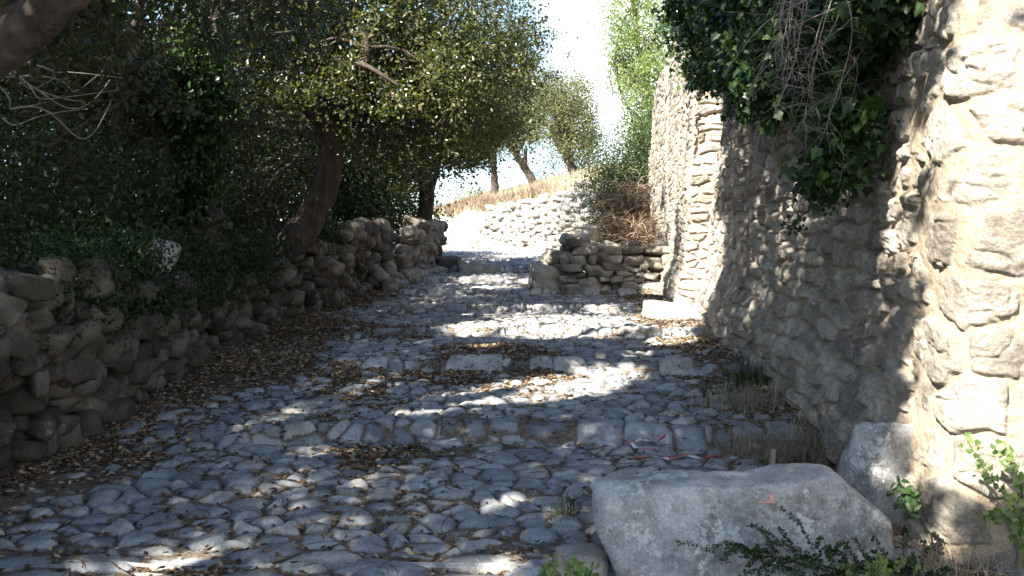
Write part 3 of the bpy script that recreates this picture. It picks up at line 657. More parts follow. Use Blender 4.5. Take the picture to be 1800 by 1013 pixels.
def tree(name, base, path, rads, blobs, mat, label, group=None, leaf=.055, shape='oak', seed=1, tintm=(0, 1), extra=None, sun=True, twig=True, bark=None, cat="tree", sides=14, spread=.14):
    """path: trunk points; blobs: (centre, radii, clusters, leaves per cluster)"""
    r_ = np.random.default_rng(seed); base = np.array(base, float)
    e = empty(name, base, label, cat, group)
    g = Geo(); pts = np.array(path, float)
    NR = 26 if sides < 12 else 80; tt = np.linspace(0, 1, NR); s0 = np.linspace(0, 1, len(pts))
    sp = np.stack([np.interp(tt, s0, pts[:, i]) for i in range(3)], 1)
    kw = 2 if NR == 26 else 7; kk = np.hanning(2 * kw + 3)[1:-1]; kk /= kk.sum(); sp = np.stack([np.convolve(np.pad(sp[:, i], kw, 'edge'), kk, 'valid') for i in range(3)], 1)
    rd = np.interp(tt, np.linspace(0, 1, len(rads)), rads)
    sp = sp + (np.stack([fbm(tt * 7 + seed, tt * 0 + i, 92) for i in range(3)], 1) - .5) * .12
    if NR == 26: g.add(*tube(sp, rd * (1 + .4 * np.exp(-tt * 14)), sides, .22))
    else:
        sd = 40; V, Fq = tube(sp, rd * (1 + .35 * np.exp(-tt * 14)), sd); thv = np.tile(np.arange(sd), NR) / sd * 2 * np.pi; tv = np.repeat(tt, sd) * np.linalg.norm(pts[-1] - pts[0])
        dd = (fbm(np.cos(thv) * 1.2 + 5 + seed, np.sin(thv) * 1.2 + tv * .9, 93, 3) - .5) * .5 + (.5 - np.abs(fbm(np.cos(thv) * 5 + 9, np.sin(thv) * 5 + tv * 1.6, 94, 3) - .5) * 4) * .10
        ctr = np.repeat(sp, sd, 0); V = ctr + (V - ctr) * (1 + dd)[:, None]; g.add(V, Fq)
    cg = Geo()
    for bc_, br, ncl, per in blobs:
        C, Q, tn = clumps(bc_, br, ncl, per, spread, r_)
        # limb to the blob
        bl_ = None; r0 = rd[-1] * .75
        for _t in range(16 if sun else 1):
            lm = curve(sp[int(len(sp) * r_.uniform(.55, .98))], bc_, 12, .08, r_, .10 + .012 * _t); bad = (~sunpass(lm, .9)).sum()
            if bl_ is None or bad < bl_: bl_ = bad; lim = lm
            if bad == 0: break
        g.add(*tube(lim, np.linspace(r0, r0 * .3, 12), 8, .2))
        if twig:
            for c in (C[sunpass(C, 1.2)] if sun else C)[::5]:
                q = lim[r_.integers(4, 12)]; tw = curve(q, c, 7, .05, r_, .12)
                if not sun or sunpass(tw, 1.).all(): g.add(*tube(tw, np.linspace(.022, .006, 7), 4))
        if sun:
            m = sunpass(Q); Q = Q[m]; tn = tn[m]
        # keep the crown out of the path's air and the camera
        m = np.linalg.norm(Q - np.array([0, 0, CAMZ]), axis=1) > 2.2; Q = Q[m]; tn = tn[m]
        tn = np.clip(tintm[0] + (tintm[1] - tintm[0]) * (tn * .6 + r_.random(len(tn)) * .4), 0, 1)
        cg.add(*leaves(Q, leaf * r_.uniform(.7, 1.3, len(Q)), shape, tn, up=.6))
    for q0, q1, r0, r1_ in (extra or []): g.add(*tube(curve(q0, q1, 14, .05, r_, .06), np.linspace(r0, r1_, 14), 9, .2))
    g.obj("trunk", bark or M_BARK, e); cg.obj("crown", mat, e, smooth=False)
    return e
def wallx(Y): return np.interp(Y, WRY, WRX)
def ivy(blobs, name, label, seed, leaf=.065, per=26, vines=0, cat="ivy", shape='ivy', spread=.09, group=None, mat=M_IVY, tr=(0, 1)):
    r_ = np.random.default_rng(seed); cg = Geo(); g = Geo(); c0 = None; allq = []
    for x, y, D, rx, ry, rz, ncl in blobs:
        c = P(x, y, D); c0 = c if c0 is None else c0
        C, Q, tn = clumps(c, (rx, ry, rz), ncl, per, spread, r_, .45)
        m = Q[:, 0] < (wallx(Q[:, 1]) + .25); Q = Q[m]; tn = tn[m]
        if len(Q) == 0: continue
        # leaves look outwards and down the wall
        k = len(Q); nr = r_.normal(size=(k, 3)) * .65 + np.array([-.7, -.5, .45]); a = r_.normal(size=(k, 3)) * .6 + np.array([0, 0, -1.]); a -= (a * nr).sum(1)[:, None] * nr / (nr ** 2).sum(1)[:, None]
        a /= np.linalg.norm(a, axis=1)[:, None]; nr -= (nr * a).sum(1)[:, None] * a; nr /= np.linalg.norm(nr, axis=1)[:, None]
        sz = leaf * r_.uniform(.5, 1.35, k)
        cg.add(*leaves(Q, sz, shape, np.clip(tr[0] + (tr[1] - tr[0]) * (tn * .4 + .6 * r_.random(k)), 0, 1), a, np.cross(nr, a), nr))
        for q in C[::4]: g.add(*tube(curve(c + [0.1, 0, rz * .6], q, 7, .0, r_, .12), np.linspace(.008, .003, 7), 4))
    e = empty(name, c0, label, cat, group)
    g.obj("stem", M_BARK, e); cg.obj("foliage", mat, e, smooth=False); return e
G_OAK = "evergreen oaks along the mossy wall"
def T(x, y): return float(terrain(np.array([x]), np.array([y]))[0])
# oak A: leaning sunlit trunk
D = 10.6; p = [P(520, 420, D), P(548, 380, D), P(572, 320, D), P(580, 250, D), P(568, 190, D), P(590, 120, D + .3), P(610, 30, D + .6)]
tree("oak_tree", p[0], [p[0] - [0, 0, .3]] + p, [.22, .20, .17, .16, .155, .14, .10], [
    (P(640, 60, 9.4), (1.3, 1.2, .85), 300, 44), (P(760, 90, 9.8), (1.15, 1.2, 1.0), 300, 44), (P(850, 70, 10.6), (.75, 1.2, 1.1), 190, 44),
    (P(700, 210, 10.6), (1.0, 1., .7), 170, 42), (P(800, 235, 12.2), (.9, 1.2, .6), 150, 42), (P(480, 60, 9.), (1.0, 1.1, .8), 150, 40), (P(600, -140, 10), (1.6, 2, 1.0), 170, 40)],
    M_OAK, "evergreen oak with a leaning sunlit trunk and pale glinting leaves over the steps", G_OAK, seed=11, leaf=.054,
    extra=[(P(585, 150, D), P(700, 150, D - 1.6), .06, .015), (P(590, 120, D), P(850, 130, D - .8), .06, .012), (P(580, 180, D), P(500, 60, D - 1.3), .05, .015), (P(572, 262, D), P(420, 215, D - .6), .055, .02), (P(570, 290, D), P(470, 330, D - .3), .03, .012), (P(600, 120, D + .3), P(760, 60, D), .08, .02)])
# oak B: ivy-wrapped forked trunk
D = 8.6; p = [P(340, 405, D), P(338, 350, D), P(345, 290, D), P(350, 230, D), P(340, 150, D), P(350, 60, D)]
tree("oak_tree", p[0], [p[0] - [0, 0, .3]] + p, [.30, .27, .24, .22, .20, .17, .14], [
    (P(360, 20, 7.6), (1.3, 1.2, .7), 190, 40), (P(200, 60, 7.4), (1.2, 1.1, .75), 170, 40), (P(300, 130, 8.6), (1.2, 1.1, .6), 170, 40), (P(440, 120, 8.8), (.8, 1., .7), 120, 40), (P(100, 160, 8.8), (1.3, 1.2, .6), 140, 40), (P(300, -180, 7.4), (2.2, 2, 1.0), 160, 40)],
    M_OAK, "thick forked oak wrapped in dark ivy standing behind the pale perched rock", G_OAK, seed=12, leaf=.05, tintm=(0, .55),
    extra=[(P(130, 400, D - 1), P(60, 150, D - 1.4), .08, .04), (P(90, 260, D - 1.2), P(250, 150, D - 1.5), .035, .012), (P(220, 380, D + 1), P(240, 180, D + .8), .06, .04), (P(345, 300, D), P(255, 205, D - .3), .11, .05), (P(255, 205, D - .3), P(120, 215, D - .6), .05, .02), (P(350, 290, D), P(385, 390, D - .3), .05, .09), (P(355, 230, D), P(470, 200, D + .4), .07, .03), (P(350, 240, D), P(400, 140, D + .2), .09, .05)])
# oak C: at the top of the steps
D = 19.6; p = [P(752, 425, D), P(746, 395, D), P(752, 350, D), P(748, 300, D), P(738, 240, D), P(745, 160, D)]
tree("oak_tree", p[0], [p[0] - [0, 0, .5]] + p, [.30, .26, .20, .19, .17, .15, .10], [
    (P(720, 265, 18), (1.5, 1.5, .75), 190, 36), (P(820, 235, 18.5), (1.2, 1.4, .7), 170, 36), (P(640, 300, 17.5), (1.4, 1.5, .9), 170, 36), (P(760, 130, 18.5), (2., 2., 1.3), 230, 36), (P(880, 100, 18), (.95, 1.4, 1.2), 140, 36), (P(600, 180, 17), (1.6, 1.5, 1.2), 150, 36), (P(870, 200, 17.5), (.7, 1., .6), 80, 36), (P(820, 80, 23), (2.3, 2.2, 1.8), 260, 36), (P(905, 120, 24.5), (1.0, 1.6, 1.4), 120, 36)],
    M_OAK, "oak at the turn of the path with twin dark stems against the sunlit bank", G_OAK, seed=13, leaf=.075, tintm=(.05, .9),
    extra=[(P(744, 385, D), P(770, 290, D + .3), .14, .06)])
# near leaning oak in the upper corner
D = 3.4; p = [P(-470, 420, 3.9), P(-120, 200, 3.6), P(20, 85, D), P(120, -20, 3.2), P(200, -160, 3.2)]
tree("oak_tree", p[0], [p[0] - [0, 0, .4]] + p, [.15, .13, .11, .095, .085, .07], [
    (P(260, -330, 4.3), (1.3, 1.3, .6), 110, 40), (P(-200, -60, 4.4), (1., 1., .7), 90, 40), (P(420, 10, 5.8), (.75, .8, .42), 90, 36), (P(150, 40, 6.2), (.9, .8, .35), 80, 36), (P(40, 30, 3.9), (.5, .5, .25), 60, 36), (P(180, 60, 4.6), (.5, .5, .3), 60, 36)],
    M_OAK, "thick reddish oak trunk leaning in from the upper corner nearest the viewer", G_OAK, seed=14, leaf=.05, tintm=(0, .5))
# further oaks whose crowns roof the steps; the tall unseen ones are added for shade
for i, (bx_, by_, bl) in enumerate([
    ((-5.2), -2.5, [((-4.2, -1.6, 5.6), (2.3, 2.3, 1.2), 330), ((-2.2, -2.8, 6.0), (2.2, 2., 1.1), 260), ((-1.2, -.6, 5.4), (1.8, 1.6, .9), 210)]),
    ((-4.9), 2.6, [((-3.4, 2.2, 5.2), (2.2, 2.2, 1.1), 330), ((-1.7, 3.0, 5.6), (2.0, 2.0, 1.0), 300), ((-4.6, 4.8, 5.6), (2., 2., 1.2), 240), ((-1.8, .6, 5.6), (1.7, 1.5, .9), 210), ((-.6, 2.2, 8.4), (1.9, 2.2, .8), 300), ((-.4, 5.2, 9.0), (1.8, 2.2, .8), 300)]),  # two highest blobs, out of view, added to keep the wall ivy shaded
    ((-5.6), 6.4, [((-3.2, 6.4, 6.0), (2.1, 2.1, 1.0), 320), ((-1.5, 6.0, 6.3), (1.6, 1.7, .8), 230), ((-4.2, 9.0, 6.4), (2.3, 2.2, 1.3), 260)]),
    ((-5.4), 13.5, [((-3.2, 12.6, 6.6), (2.3, 2.3, 1.1), 300), ((-4.4, 15.6, 6.2), (2.4, 2.3, 1.5), 260), ((-1.9, 14.6, 6.9), (1.5, 1.7, .9), 200)]),
    ((-9.5), 9.5, [((-8.4, 9.4, 5.4), (2.6, 2.6, 1.8), 300), ((-9, 6, 5.6), (2.2, 2.2, 1.6), 220), ((-10, 12.5, 5.6), (2.6, 2.4, 1.8), 240)]),
    ((-9.0), 16.5, [((-7.6, 17.2, 5.6), (2.8, 2.6, 2.0), 280), ((-6.6, 20.5, 5.2), (2.4, 2.2, 1.8), 220)]),
    ((-8.6), -4.0, [((-7.4, -3.6, 7.0), (3.0, 2.8, 1.2), 480), ((-4.6, -5.2, 7.2), (2.8, 2.6, 1.1), 420), ((-10., -1., 7.0), (3., 3., 1.4), 420)]),
    ((-9.4), 2.4, [((-7.2, 2.2, 7.6), (3.0, 3.0, 1.2), 480), ((-10.6, 3.6, 7.2), (3.2, 3.2, 1.5), 480), ((-5.6, 5.4, 7.8), (2.6, 2.6, 1.1), 380)]),
    ((-13.5), 8.0, [((-12.6, 7.6, 7.4), (3.4, 3.4, 1.8), 480), ((-9.6, 7.8, 8.2), (2.8, 2.8, 1.2), 420), ((-13.5, 12.6, 7.4), (3.2, 3.2, 2.0), 420)])]):
    z = T(bx_, by_)
    tree("oak_tree", (bx_, by_, z), [(bx_, by_, z - .3), (bx_ + .1, by_, z + 1.2), (bx_ + .3, by_ + .2, z + 2.6), (bx_ + .6, by_, z + 3.9)], [.24, .2, .17, .12], [(c, r, int(n * 1.35), 30) for c, r, n in bl],
         M_OAK, ["oak growing behind the viewer whose crown shades the lowest cobbles", "oak above the near end of the mossy wall, crown over the path", "slim oak just behind the mossy wall between the leaning and forked trunks", "oak behind the rubble bank with crown reaching over the upper steps", "oak deep in the thicket behind the forked ivy trunk", "oak at the back of the thicket behind the rubble wall", "tall unseen oak added for shade behind the viewer well back from the mossy wall", "tall unseen oak added for shade near the viewer well back from the mossy wall", "tall unseen oak added for shade at the outer edge of the thicket behind the forked ivy trunk"][i],
         G_OAK, seed=30 + i, leaf=.125, shape='diamond', sides=9)
ivy([(342, 350, 8.35, .22, .2, .36, 60), (345, 270, 8.3, .24, .2, .4, 70), (352, 190, 8.3, .26, .2, .4, 70), (350, 120, 8.3, .3, .25, .4, 70)], "trunk_ivy", "ivy coating the forked oak trunk behind the pale perched rock", 133, leaf=.055)
# bushes filling the thicket on the bank
def bush(x, y, D, w_, h_, n, mat, label, name="bush", seed=1, leaf=.05, shape='diamond', tintm=(0, 1), group=None, cat="bush", onterr=True, dep=None, sun=False):
    r_ = np.random.default_rng(seed); c = P(x, y, D)
    z0 = T(c[0], c[1]) if onterr else c[2] - h_ / 2
    e = empty(name, (c[0], c[1], z0), label, cat, group)
    g = Geo(); cg = Geo()
    C, Q, tn = clumps((c[0], c[1], z0 + h_ * .52), (w_ / 2, (dep or w_) / 2, h_ * .52), n, 30, .14 * max(w_, .8), r_, .35)
    for q in C[::5]:
        g.add(*tube(curve((c[0] + r_.normal() * .08, c[1] + r_.normal() * .08, z0 - .05), q, 8, .05, r_, .08), np.linspace(.018, .004, 8), 4))
    if sun: m = sunpass(Q); Q = Q[m]; tn = tn[m]
    m = Q[:, 2] > z0 - .05; Q = Q[m]; tn = tn[m]
    tn = np.clip(tintm[0] + (tintm[1] - tintm[0]) * (tn * .4 + r_.random(len(tn)) * .6), 0, 1)
    cg.add(*leaves(Q, leaf * r_.uniform(.7, 1.3, len(Q)), shape, tn, up=.4))
    g.obj("stem", M_BARK, e); cg.obj("foliage", mat, e, smooth=False); return e
B = [(60, 330, 7.2, 2.2, 1.3, "dense dark bush at the near end of the bank above the mossy wall"), (200, 400, 9.6, 2.2, 1.4, "dark bush between the near corner and the forked ivy oak"), (430, 380, 11.5, 1.8, 1.3, "bush filling the gap between the forked oak and the leaning oak"),
     (60, 280, 11.5, 3, 2.6, "tall thicket bush behind the near end of the bank"), (260, 280, 13.5, 3, 2.6, "tall bush standing behind the forked ivy oak"), (450, 290, 15.5, 3, 2.6, "tall bush behind the leaning sunlit oak"), (620, 320, 16.5, 2.2, 2.2, "bush beside the rubble bank before the oak at the turn"),
     (-80, 240, 15, 4, 4., "big bush at the far outer edge of the thicket"), (150, 230, 18, 4.5, 4., "big bush at the back of the thicket, between its outer edge and the forked oak"), (400, 250, 20, 4.5, 4., "big bush at the back of the thicket seen past the forked oak"), (560, 280, 23, 4.5, 4, "big bush at the back of the thicket seen past the leaning oak"), (680, 320, 25, 3, 2.6, "bush behind the oak at the turn of the path")]
for i, (x, y, D, w_, h_, lab) in enumerate(B):
    bush(x, y, D, w_, h_, int(105 * w_ * h_ ** .5), M_OAK if i % 3 else M_DARKGREEN, lab, seed=60 + i, leaf=.045 + .0022 * D, tintm=(.0, .42), group="bushes of the thicket")

# ------------------------------------------------------------------ far trees and hill
G_FAR = "trees on the dry grass hill"
for i, (x0, y0, D, trunk, bl, lab) in enumerate([
    (938, 318, 45, [(938, 318), (922, 295), (905, 272), (898, 250)], [(905, 215, 2.2, 1.5), (870, 225, 2.2, 1.6), (935, 195, 2.2, 1.5), (890, 170, 2.4, 1.6)], "hill tree with a slender forked trunk between two others"),
    (870, 322, 48, [(870, 325), (867, 300), (868, 270)], [(850, 240, 2.6, 1.7), (890, 235, 2.2, 1.3), (815, 225, 2.4, 1.8), (860, 180, 2.8, 2.0)], "hill tree with a single straight thin trunk"),
    (1008, 305, 40, [(1010, 308), (998, 280), (982, 255), (970, 230)], [(980, 205, 2.0, 1.5), (1015, 235, 1.1, 1.7), (945, 190, 2.2, 1.6), (975, 165, 2.0, 1.2), (1000, 255, 1.2, .9)], "hill tree with a dark leaning trunk nearest the green bushes")]):
    b0 = P(x0, y0, D); tp = [P(a, b, D) for a, b in trunk]
    tree("hill_tree", b0, [tp[0] - [0, 0, .8]] + tp, [.26, .24, .2, .16], [(P(a, b, D + rng.uniform(-1, 1)), (r, r * .9, h), 210, 26) for a, b, r, h in bl], M_OLIVE, lab, G_FAR, leaf=.12, shape='diamond', seed=80 + i, sun=False, sides=8, spread=.3,
         extra=[(P(930, 306, D), P(924, 262, D), .16, .1)] if i == 0 else None)
# bright green tree and bushes beyond the tall wall
b0 = P(1150, 330, 27)
tree("green_tree", (b0[0], b0[1], T(b0[0], b0[1])), [(b0[0], b0[1], T(b0[0], b0[1]) - .3), P(1150, 230, 27), P(1135, 150, 27), P(1120, 60, 27), P(1118, -20, 27)], [.14, .11, .09, .06, .04],
     [(P(1115, 50, 26.5), (1.1, 1.3, 1.3), 300, 34), (P(1140, 150, 26), (.95, 1.2, 1.0), 220, 34), (P(1125, -40, 27), (1.3, 1.5, 1.3), 240, 34), (P(1095, 120, 27), (.5, .8, .8), 90, 30), (P(1180, 60, 26), (1., 1.2, 1.6), 160, 30), (P(1135, 235, 26), (.7, .9, .7), 130, 30)],
     M_GREEN, "feathery bright green tree rising beyond the end of the tall wall", leaf=.085, shape='diamond', seed=90, sun=False, sides=8, spread=.22)
bush(1100, 330, 22, 2.0, 2.6, 520, M_DARKGREEN, "dense dark green bush leaning over the path beside the tall wall's far end", seed=91, leaf=.07, tintm=(0, .9), sun=False)
bush(1138, 280, 21, 1.2, 2.9, 220, M_DARKGREEN, "upright green bush squeezed against the far end of the tall wall", seed=92, leaf=.07, tintm=(.1, 1))
bush(1060, 350, 24.5, 1.0, 1.2, 60, M_GREEN, "small green bush over the end of the far stone wall", seed=93, leaf=.065, tintm=(-.1, .6))
for i, (x, y, D, w_, h_, m, lab) in enumerate([(830, 322, 50, 3, 1.2, M_OLIVE, "low grey-green shrub on the hill under the straight thin tree"), (960, 300, 46, 2.4, 1.6, M_OLIVE, "low shrub on the hill between the forked tree and the leaning tree"), (1040, 290, 44, 2.4, 3, M_OLIVE, "tall pale shrub on the hill beside the leaning tree"), (700, 400, 33, 2.0, 1.8, M_GREEN, "bright green shrub in sun behind the oak at the turn")]):
    bush(x, y, D, w_, h_, 60, m, lab, name="shrub", seed=100 + i, leaf=.11, group="shrubs on the hill", cat="shrub")

# ------------------------------------------------------------------ grass
def blades(pos, L, mat, name, tint, lean=.5, wd=.018, r_=rng, **kw):
    n = len(pos); th = r_.random(n) * 2 * np.pi; d = np.stack([np.cos(th), np.sin(th), np.zeros(n)], 1)
    sd = np.stack([-np.sin(th), np.cos(th), np.zeros(n)], 1); L = np.broadcast_to(L, (n,)) * (.25 + 1.2 * r_.random(n) ** 1.8); ln = lean * r_.random(n) * 1.6
    W = (wd if np.ndim(wd) else np.full(n, wd)) / 2
    rows = []
    for t in (0, .4, .75):
        c = pos + d * (ln * L * t ** 1.8)[:, None] + np.array([0, 0, 1.]) * (L * t * (1 - .25 * ln * t))[:, None]
        rows += [c - sd * (W * (1 - t * .6))[:, None], c + sd * (W * (1 - t * .6))[:, None]]
    rows.append(pos + d * (ln * L)[:, None] + np.array([0, 0, 1.]) * (L * (1 - .3 * ln))[:, None])
    V = np.stack(rows, 1).reshape(-1, 3); b = (np.arange(n) * 7)[:, None]
    Fq = np.concatenate([b + [0, 1, 3, 2], b + [2, 3, 5, 4]]); Ft = b + np.array([4, 5, 6])
    return V, Fq, Ft, np.repeat(tint, 7)
def grass_obj(name, pos, L, mat, tintr=(0, 1), lean=.5, wd=.006, **kw):
    tn = rng.uniform(*tintr, len(pos)); V, Fq, Ft, tt = blades(pos, L, mat, name, tn, lean, wd)
    return solid(name, V, [Fq, Ft], mat, {'tint': tt}, smooth=False, **kw)
n = 60000
gx = rng.uniform(-14, 6, n); wy = np.interp(gx, RWX, RWY); gy = wy + np.where(gx < -1.2, 2.8 + rng.random(n) * .8, .35) + rng.random(n) ** 1.3 * 24
m = (fbm(gx * .8, gy * .8, 110, 3) > .38); gx, gy = gx[m], gy[m]
grass_obj("dry_grass", np.stack([gx, gy, terrain(gx, gy) - .02], 1), .42, M_STRAW, (.1, 1), .6, .022, kind='stuff', label="pale dry grass covering the sunlit hill", cat="grass")
n = 16000; gx = rng.uniform(-5.5, 1.5, n); gy = np.interp(gx, RWX, RWY) + np.where(gx < -1.2, 3.2, .5) + rng.random(n) * 5.5
m = fbm(gx * .9, gy * .9, 111, 3) > .42; gx, gy = gx[m], gy[m]
grass_obj("scrub_grass", np.stack([gx, gy, terrain(gx, gy) - .02], 1), .55, M_BRUSH, (.3, 1), .7, .022, kind='stuff', label="brownish dead scrub and grass above the far sunlit wall", cat="grass")
# brush slope behind the stub wall
def brush_heap(c, rad, n, L, name, label, mat=M_BRUSH, cat="brush pile", rr=.004, tr=(0, 1), up=.3, g=None):
    g_ = Geo(); r_ = rng
    for _ in range(n):
        d = r_.normal(size=3); d[2] = abs(d[2]) * up; d /= np.linalg.norm(d)
        s = np.array(c) + r_.normal(size=3) * np.array(rad) * .55
        s[2] = max(s[2], T(s[0], s[1])) if s[1] > 14 else s[2]
        V, Fq = tube(curve(s, s + d * L * r_.uniform(.4, 1.2), 5, .1, r_, .15), np.linspace(rr, rr * .4, 5), 3); g_.add(V, Fq, np.full(len(V), r_.uniform(*tr)))
    return g_.obj(name, mat, label=label, cat=cat, group=g)
brush_heap((2.55, 17.2, 1.75), (.75, 1.2, .35), 1900, .5, "brush_pile", "heap of dead brown branches on the slope behind the short stacked wall", rr=.007)
brush_heap((3.2, 20.0, 2.5), (.9, 1.6, .45), 1500, .6, "brush_pile", "dead brown scrub higher on the slope below the green bushes", rr=.009, tr=(.2, 1))
# dry grass tufts along the right wall
for i, (x, y, rad, n, L, lab) in enumerate([(1420, 800, .32, 900, .30, "tangled tuft of dry straw grass behind the huge block by the boulder"), (1330, 800, .28, 650, .20, "low straw tuft around the wooden stake"), (1310, 715, .32, 700, .24, "brownish dry grass tuft halfway along the foot of the tall wall"), (1275, 590, .35, 520, .34, "thin dry grass tuft near the far foot of the tall wall"), (1650, 1000, .25, 500, .16, "pale dead grass at the near foot of the tall wall beside the dark shrub")]):
    c = gpt(x, y) if x < 1600 else P(x, y, 3.62); q = c[:2] + rng.normal(size=(n, 2)) * rad * [.55, .45]
    q[:, 0] = np.minimum(q[:, 0], np.interp(q[:, 1], WRY, WRX) - .02) if x < 1600 else q[:, 0]
    zz = gz(q[:, 0], q[:, 1]); grass_obj("grass_tuft", np.stack([q[:, 0], q[:, 1], zz - .01], 1), L, M_STRAW, (0, 1), 1.7, .004, label=lab, cat="dry grass", group="dry grass tufts along the tall wall")
for i, (x, y, rad, n, L, lab) in enumerate([(990, 905, .06, 60, .17, "green grass tuft sprouting at the corner of the huge block"), (735, 790, .05, 90, .09, "small green weed growing out of the stone step"), (1320, 680, .16, 400, .24, "dark green weeds in the angle at the foot of the tall wall"), (640, 500, .25, 260, .2, "green grass growing at the foot of the rubble wall"), (1270, 690, .2, 120, .12, "low green weeds on the cobbles before the tall wall")]):
    c = gpt(x, y); q = c[:2] + rng.normal(size=(n, 2)) * rad * .6; zz = gz(q[:, 0], q[:, 1])
    grass_obj("green_tuft", np.stack([q[:, 0], q[:, 1], zz - .01], 1), L, M_IVY, (.3, 1), .7, .006, label=lab, cat="grass tuft", group="green tufts between the stones")

# ------------------------------------------------------------------ leaf litter
def litter(name, n, dens, size, label):
    r_ = rng; Y = 2.6 + (19 - 2.6) * r_.random(n * 6) ** 1.5; X = wl(Y) + (2.45 - wl(Y)) * r_.random(len(Y))
    pr = dens(X, Y); m = r_.random(len(X)) < pr; X = X[m][:n]; Y = Y[m][:n]
    Hh, sm, _, _ = path_field(X, Y); keep = r_.random(len(X)) < np.where(sm > .4, 1, .10); X, Y, Hh = X[keep], Y[keep], Hh[keep]
    th = r_.random(len(X)) * 6.283; a = np.stack([np.cos(th), np.sin(th), r_.normal(size=len(X)) * .22], 1); a /= np.linalg.norm(a, axis=1)[:, None]
    nr = np.stack([r_.normal(size=len(X)) * .35, r_.normal(size=len(X)) * .35, np.ones(len(X))], 1); nr -= (nr * a).sum(1)[:, None] * a; nr /= np.linalg.norm(nr, axis=1)[:, None]
    V, Fq, tt = leaves(np.stack([X, Y, Hh + .004 + r_.random(len(X)) * .008], 1), size * r_.uniform(.6, 1.4, len(X)), 'litter', r_.random(len(X)) ** 1.7, a, np.cross(nr, a), nr)
    o = link(name, make_mesh(name, V, Fq, {'tint': tt}, False), M_LITTER, label=label, cat="fallen leaves", kind='stuff')
litter("leaf_litter", 80000, lambda X, Y: np.clip(sst(-1.8, -3.0, X + (fbm(X, Y, 120) - .5) * 2.2 + .9 * sst(6.2, 3.8, Y)) * .9 + .12 + .25 * sst(1.3, 2.2, X) + .6 * sst(.56, .72, fbm(X * .75 + 3, Y * .9, 46, 3)), 0, 1), .043, "brown fallen oak leaves drifted between the cobbles and against the mossy wall")

g = Geo(); r_ = np.random.default_rng(125)
for _ in range(420):
    y = 3.2 + 9 * r_.random() ** 1.3; x = wl(y) + .1 + r_.random() ** 1.6 * (2.1 - wl(y)); L = r_.uniform(.05, .28); th = r_.random() * 3.14
    q0 = np.array([x, y, 0.]); q1 = q0 + [L * math.cos(th), L * math.sin(th), 0]; cv = curve(q0, q1, 6, 0, r_, .07); cv[:, 2] = gz(cv[:, 0], cv[:, 1]).max() * .6 + gz(cv[:, 0], cv[:, 1]) * .4 + .006
    g.add(*tube(cv, np.linspace(.0035, .0015, 6), 4))
g.obj("twig_litter", M_BRUSH, label="bits of fallen twig scattered among the leaves on the path", cat="twigs", kind='stuff')
# ------------------------------------------------------------------ ivy and hanging twigs on the tall wall
ivy([(1480, 40, 5.3, .22, .5, .30, 130), (1420, 60, 5.9, .28, .6, .42, 190), (1350, 70, 6.8, .3, .7, .5, 220), (1290, 30, 8.2, .3, .9, .45, 190), (1230, 0, 10.0, .32, 1.1, .45, 160), (1550, 20, 4.8, .10, .2, .12, 36), (1385, 135, 6.3, .20, .4, .28, 130), (1315, 100, 7.6, .24, .7, .36, 140), (1455, 120, 5.5, .14, .2, .20, 80), (1245, 80, 9.6, .24, .7, .45, 90),
     (1480, 215, 5.0, .05, .08, .17, 30), (1462, 285, 5.1, .04, .06, .12, 16), (1400, -80, 6.5, .5, 1.4, .5, 200), (1250, -40, 9, .4, 1.3, .5, 120), (1200, 30, 11.6, .3, .8, .5, 60)], "ivy_mass", "dark mass of ivy hanging from the top of the tall wall", 130, vines=1)
ivy([(1425, 320, 5.3, .04, .07, .08, 16), (1398, 375, 5.35, .04, .05, .09, 18), (1445, 345, 5.25, .03, .05, .07, 10)], "ivy_spray", "small leafy spray dangling on the tall wall below the dark ivy mass", 131, leaf=.032, spread=.045)
ivy([(1475, 220, 5.0, .03, .08, .08, 6), (1485, 285, 5.0, .03, .08, .06, 7)], "ivy_spray", "light green ivy tips lit by the sun at the lower edge of the ivy mass", 132, leaf=.045, tr=(.5, 1.0))
# hanging dead twigs
g = Geo(); r_ = np.random.default_rng(140)
for i in range(24):
    x0 = r_.uniform(1455, 1620); p0 = P(x0, -40, 4.7 + r_.random() * .5) + [-.25, 0, 0]; L = r_.uniform(.35, 1.0)
    p1 = p0 + np.array([-.30 * r_.random() - .05 + .08, -.15 + .3 * r_.random(), -L]); cv = curve(p0, p1, 14, 0, r_, .07); g.add(*tube(cv, np.linspace(.0035, .001, 14), 5))
    for k in range(14):
        q = cv[r_.integers(3, 14)]; d = r_.normal(size=3) * [.6, .4, .4] + [-.15, 0, -.35]; g.add(*tube(curve(q, q + d * r_.uniform(.06, .30), 5, 0, r_, .08), np.linspace(.0024, .0009, 5), 3))
for x0, x1 in [(1475, 1330), (1560, 1380)]:
    cv = curve(P(x0, 0, 4.8) + [-.2, 0, 0], P(x1, 130, 5.0) + [-.2, 0, 0], 16, .12, r_, .03); g.add(*tube(cv, np.linspace(.005, .0014, 16), 5))
g.obj("dead_branches", M_TWIG, label="tangle of bare grey twigs hanging down over the dark ivy", cat="twigs")
# bare looping vine in the upper left
g = Geo()
for k in range(9):
    cv = curve(P(r_.uniform(-40, 60), r_.uniform(60, 200), 4.6), P(r_.uniform(60, 220), r_.uniform(90, 220), 4.9), 14, -.25, r_, .16); g.add(*tube(cv, np.linspace(.007, .002, 14), 5))
g.obj("bare_vine", M_TWIG, label="bare looping vine stems beside the leaning trunk in the upper corner", cat="vine")
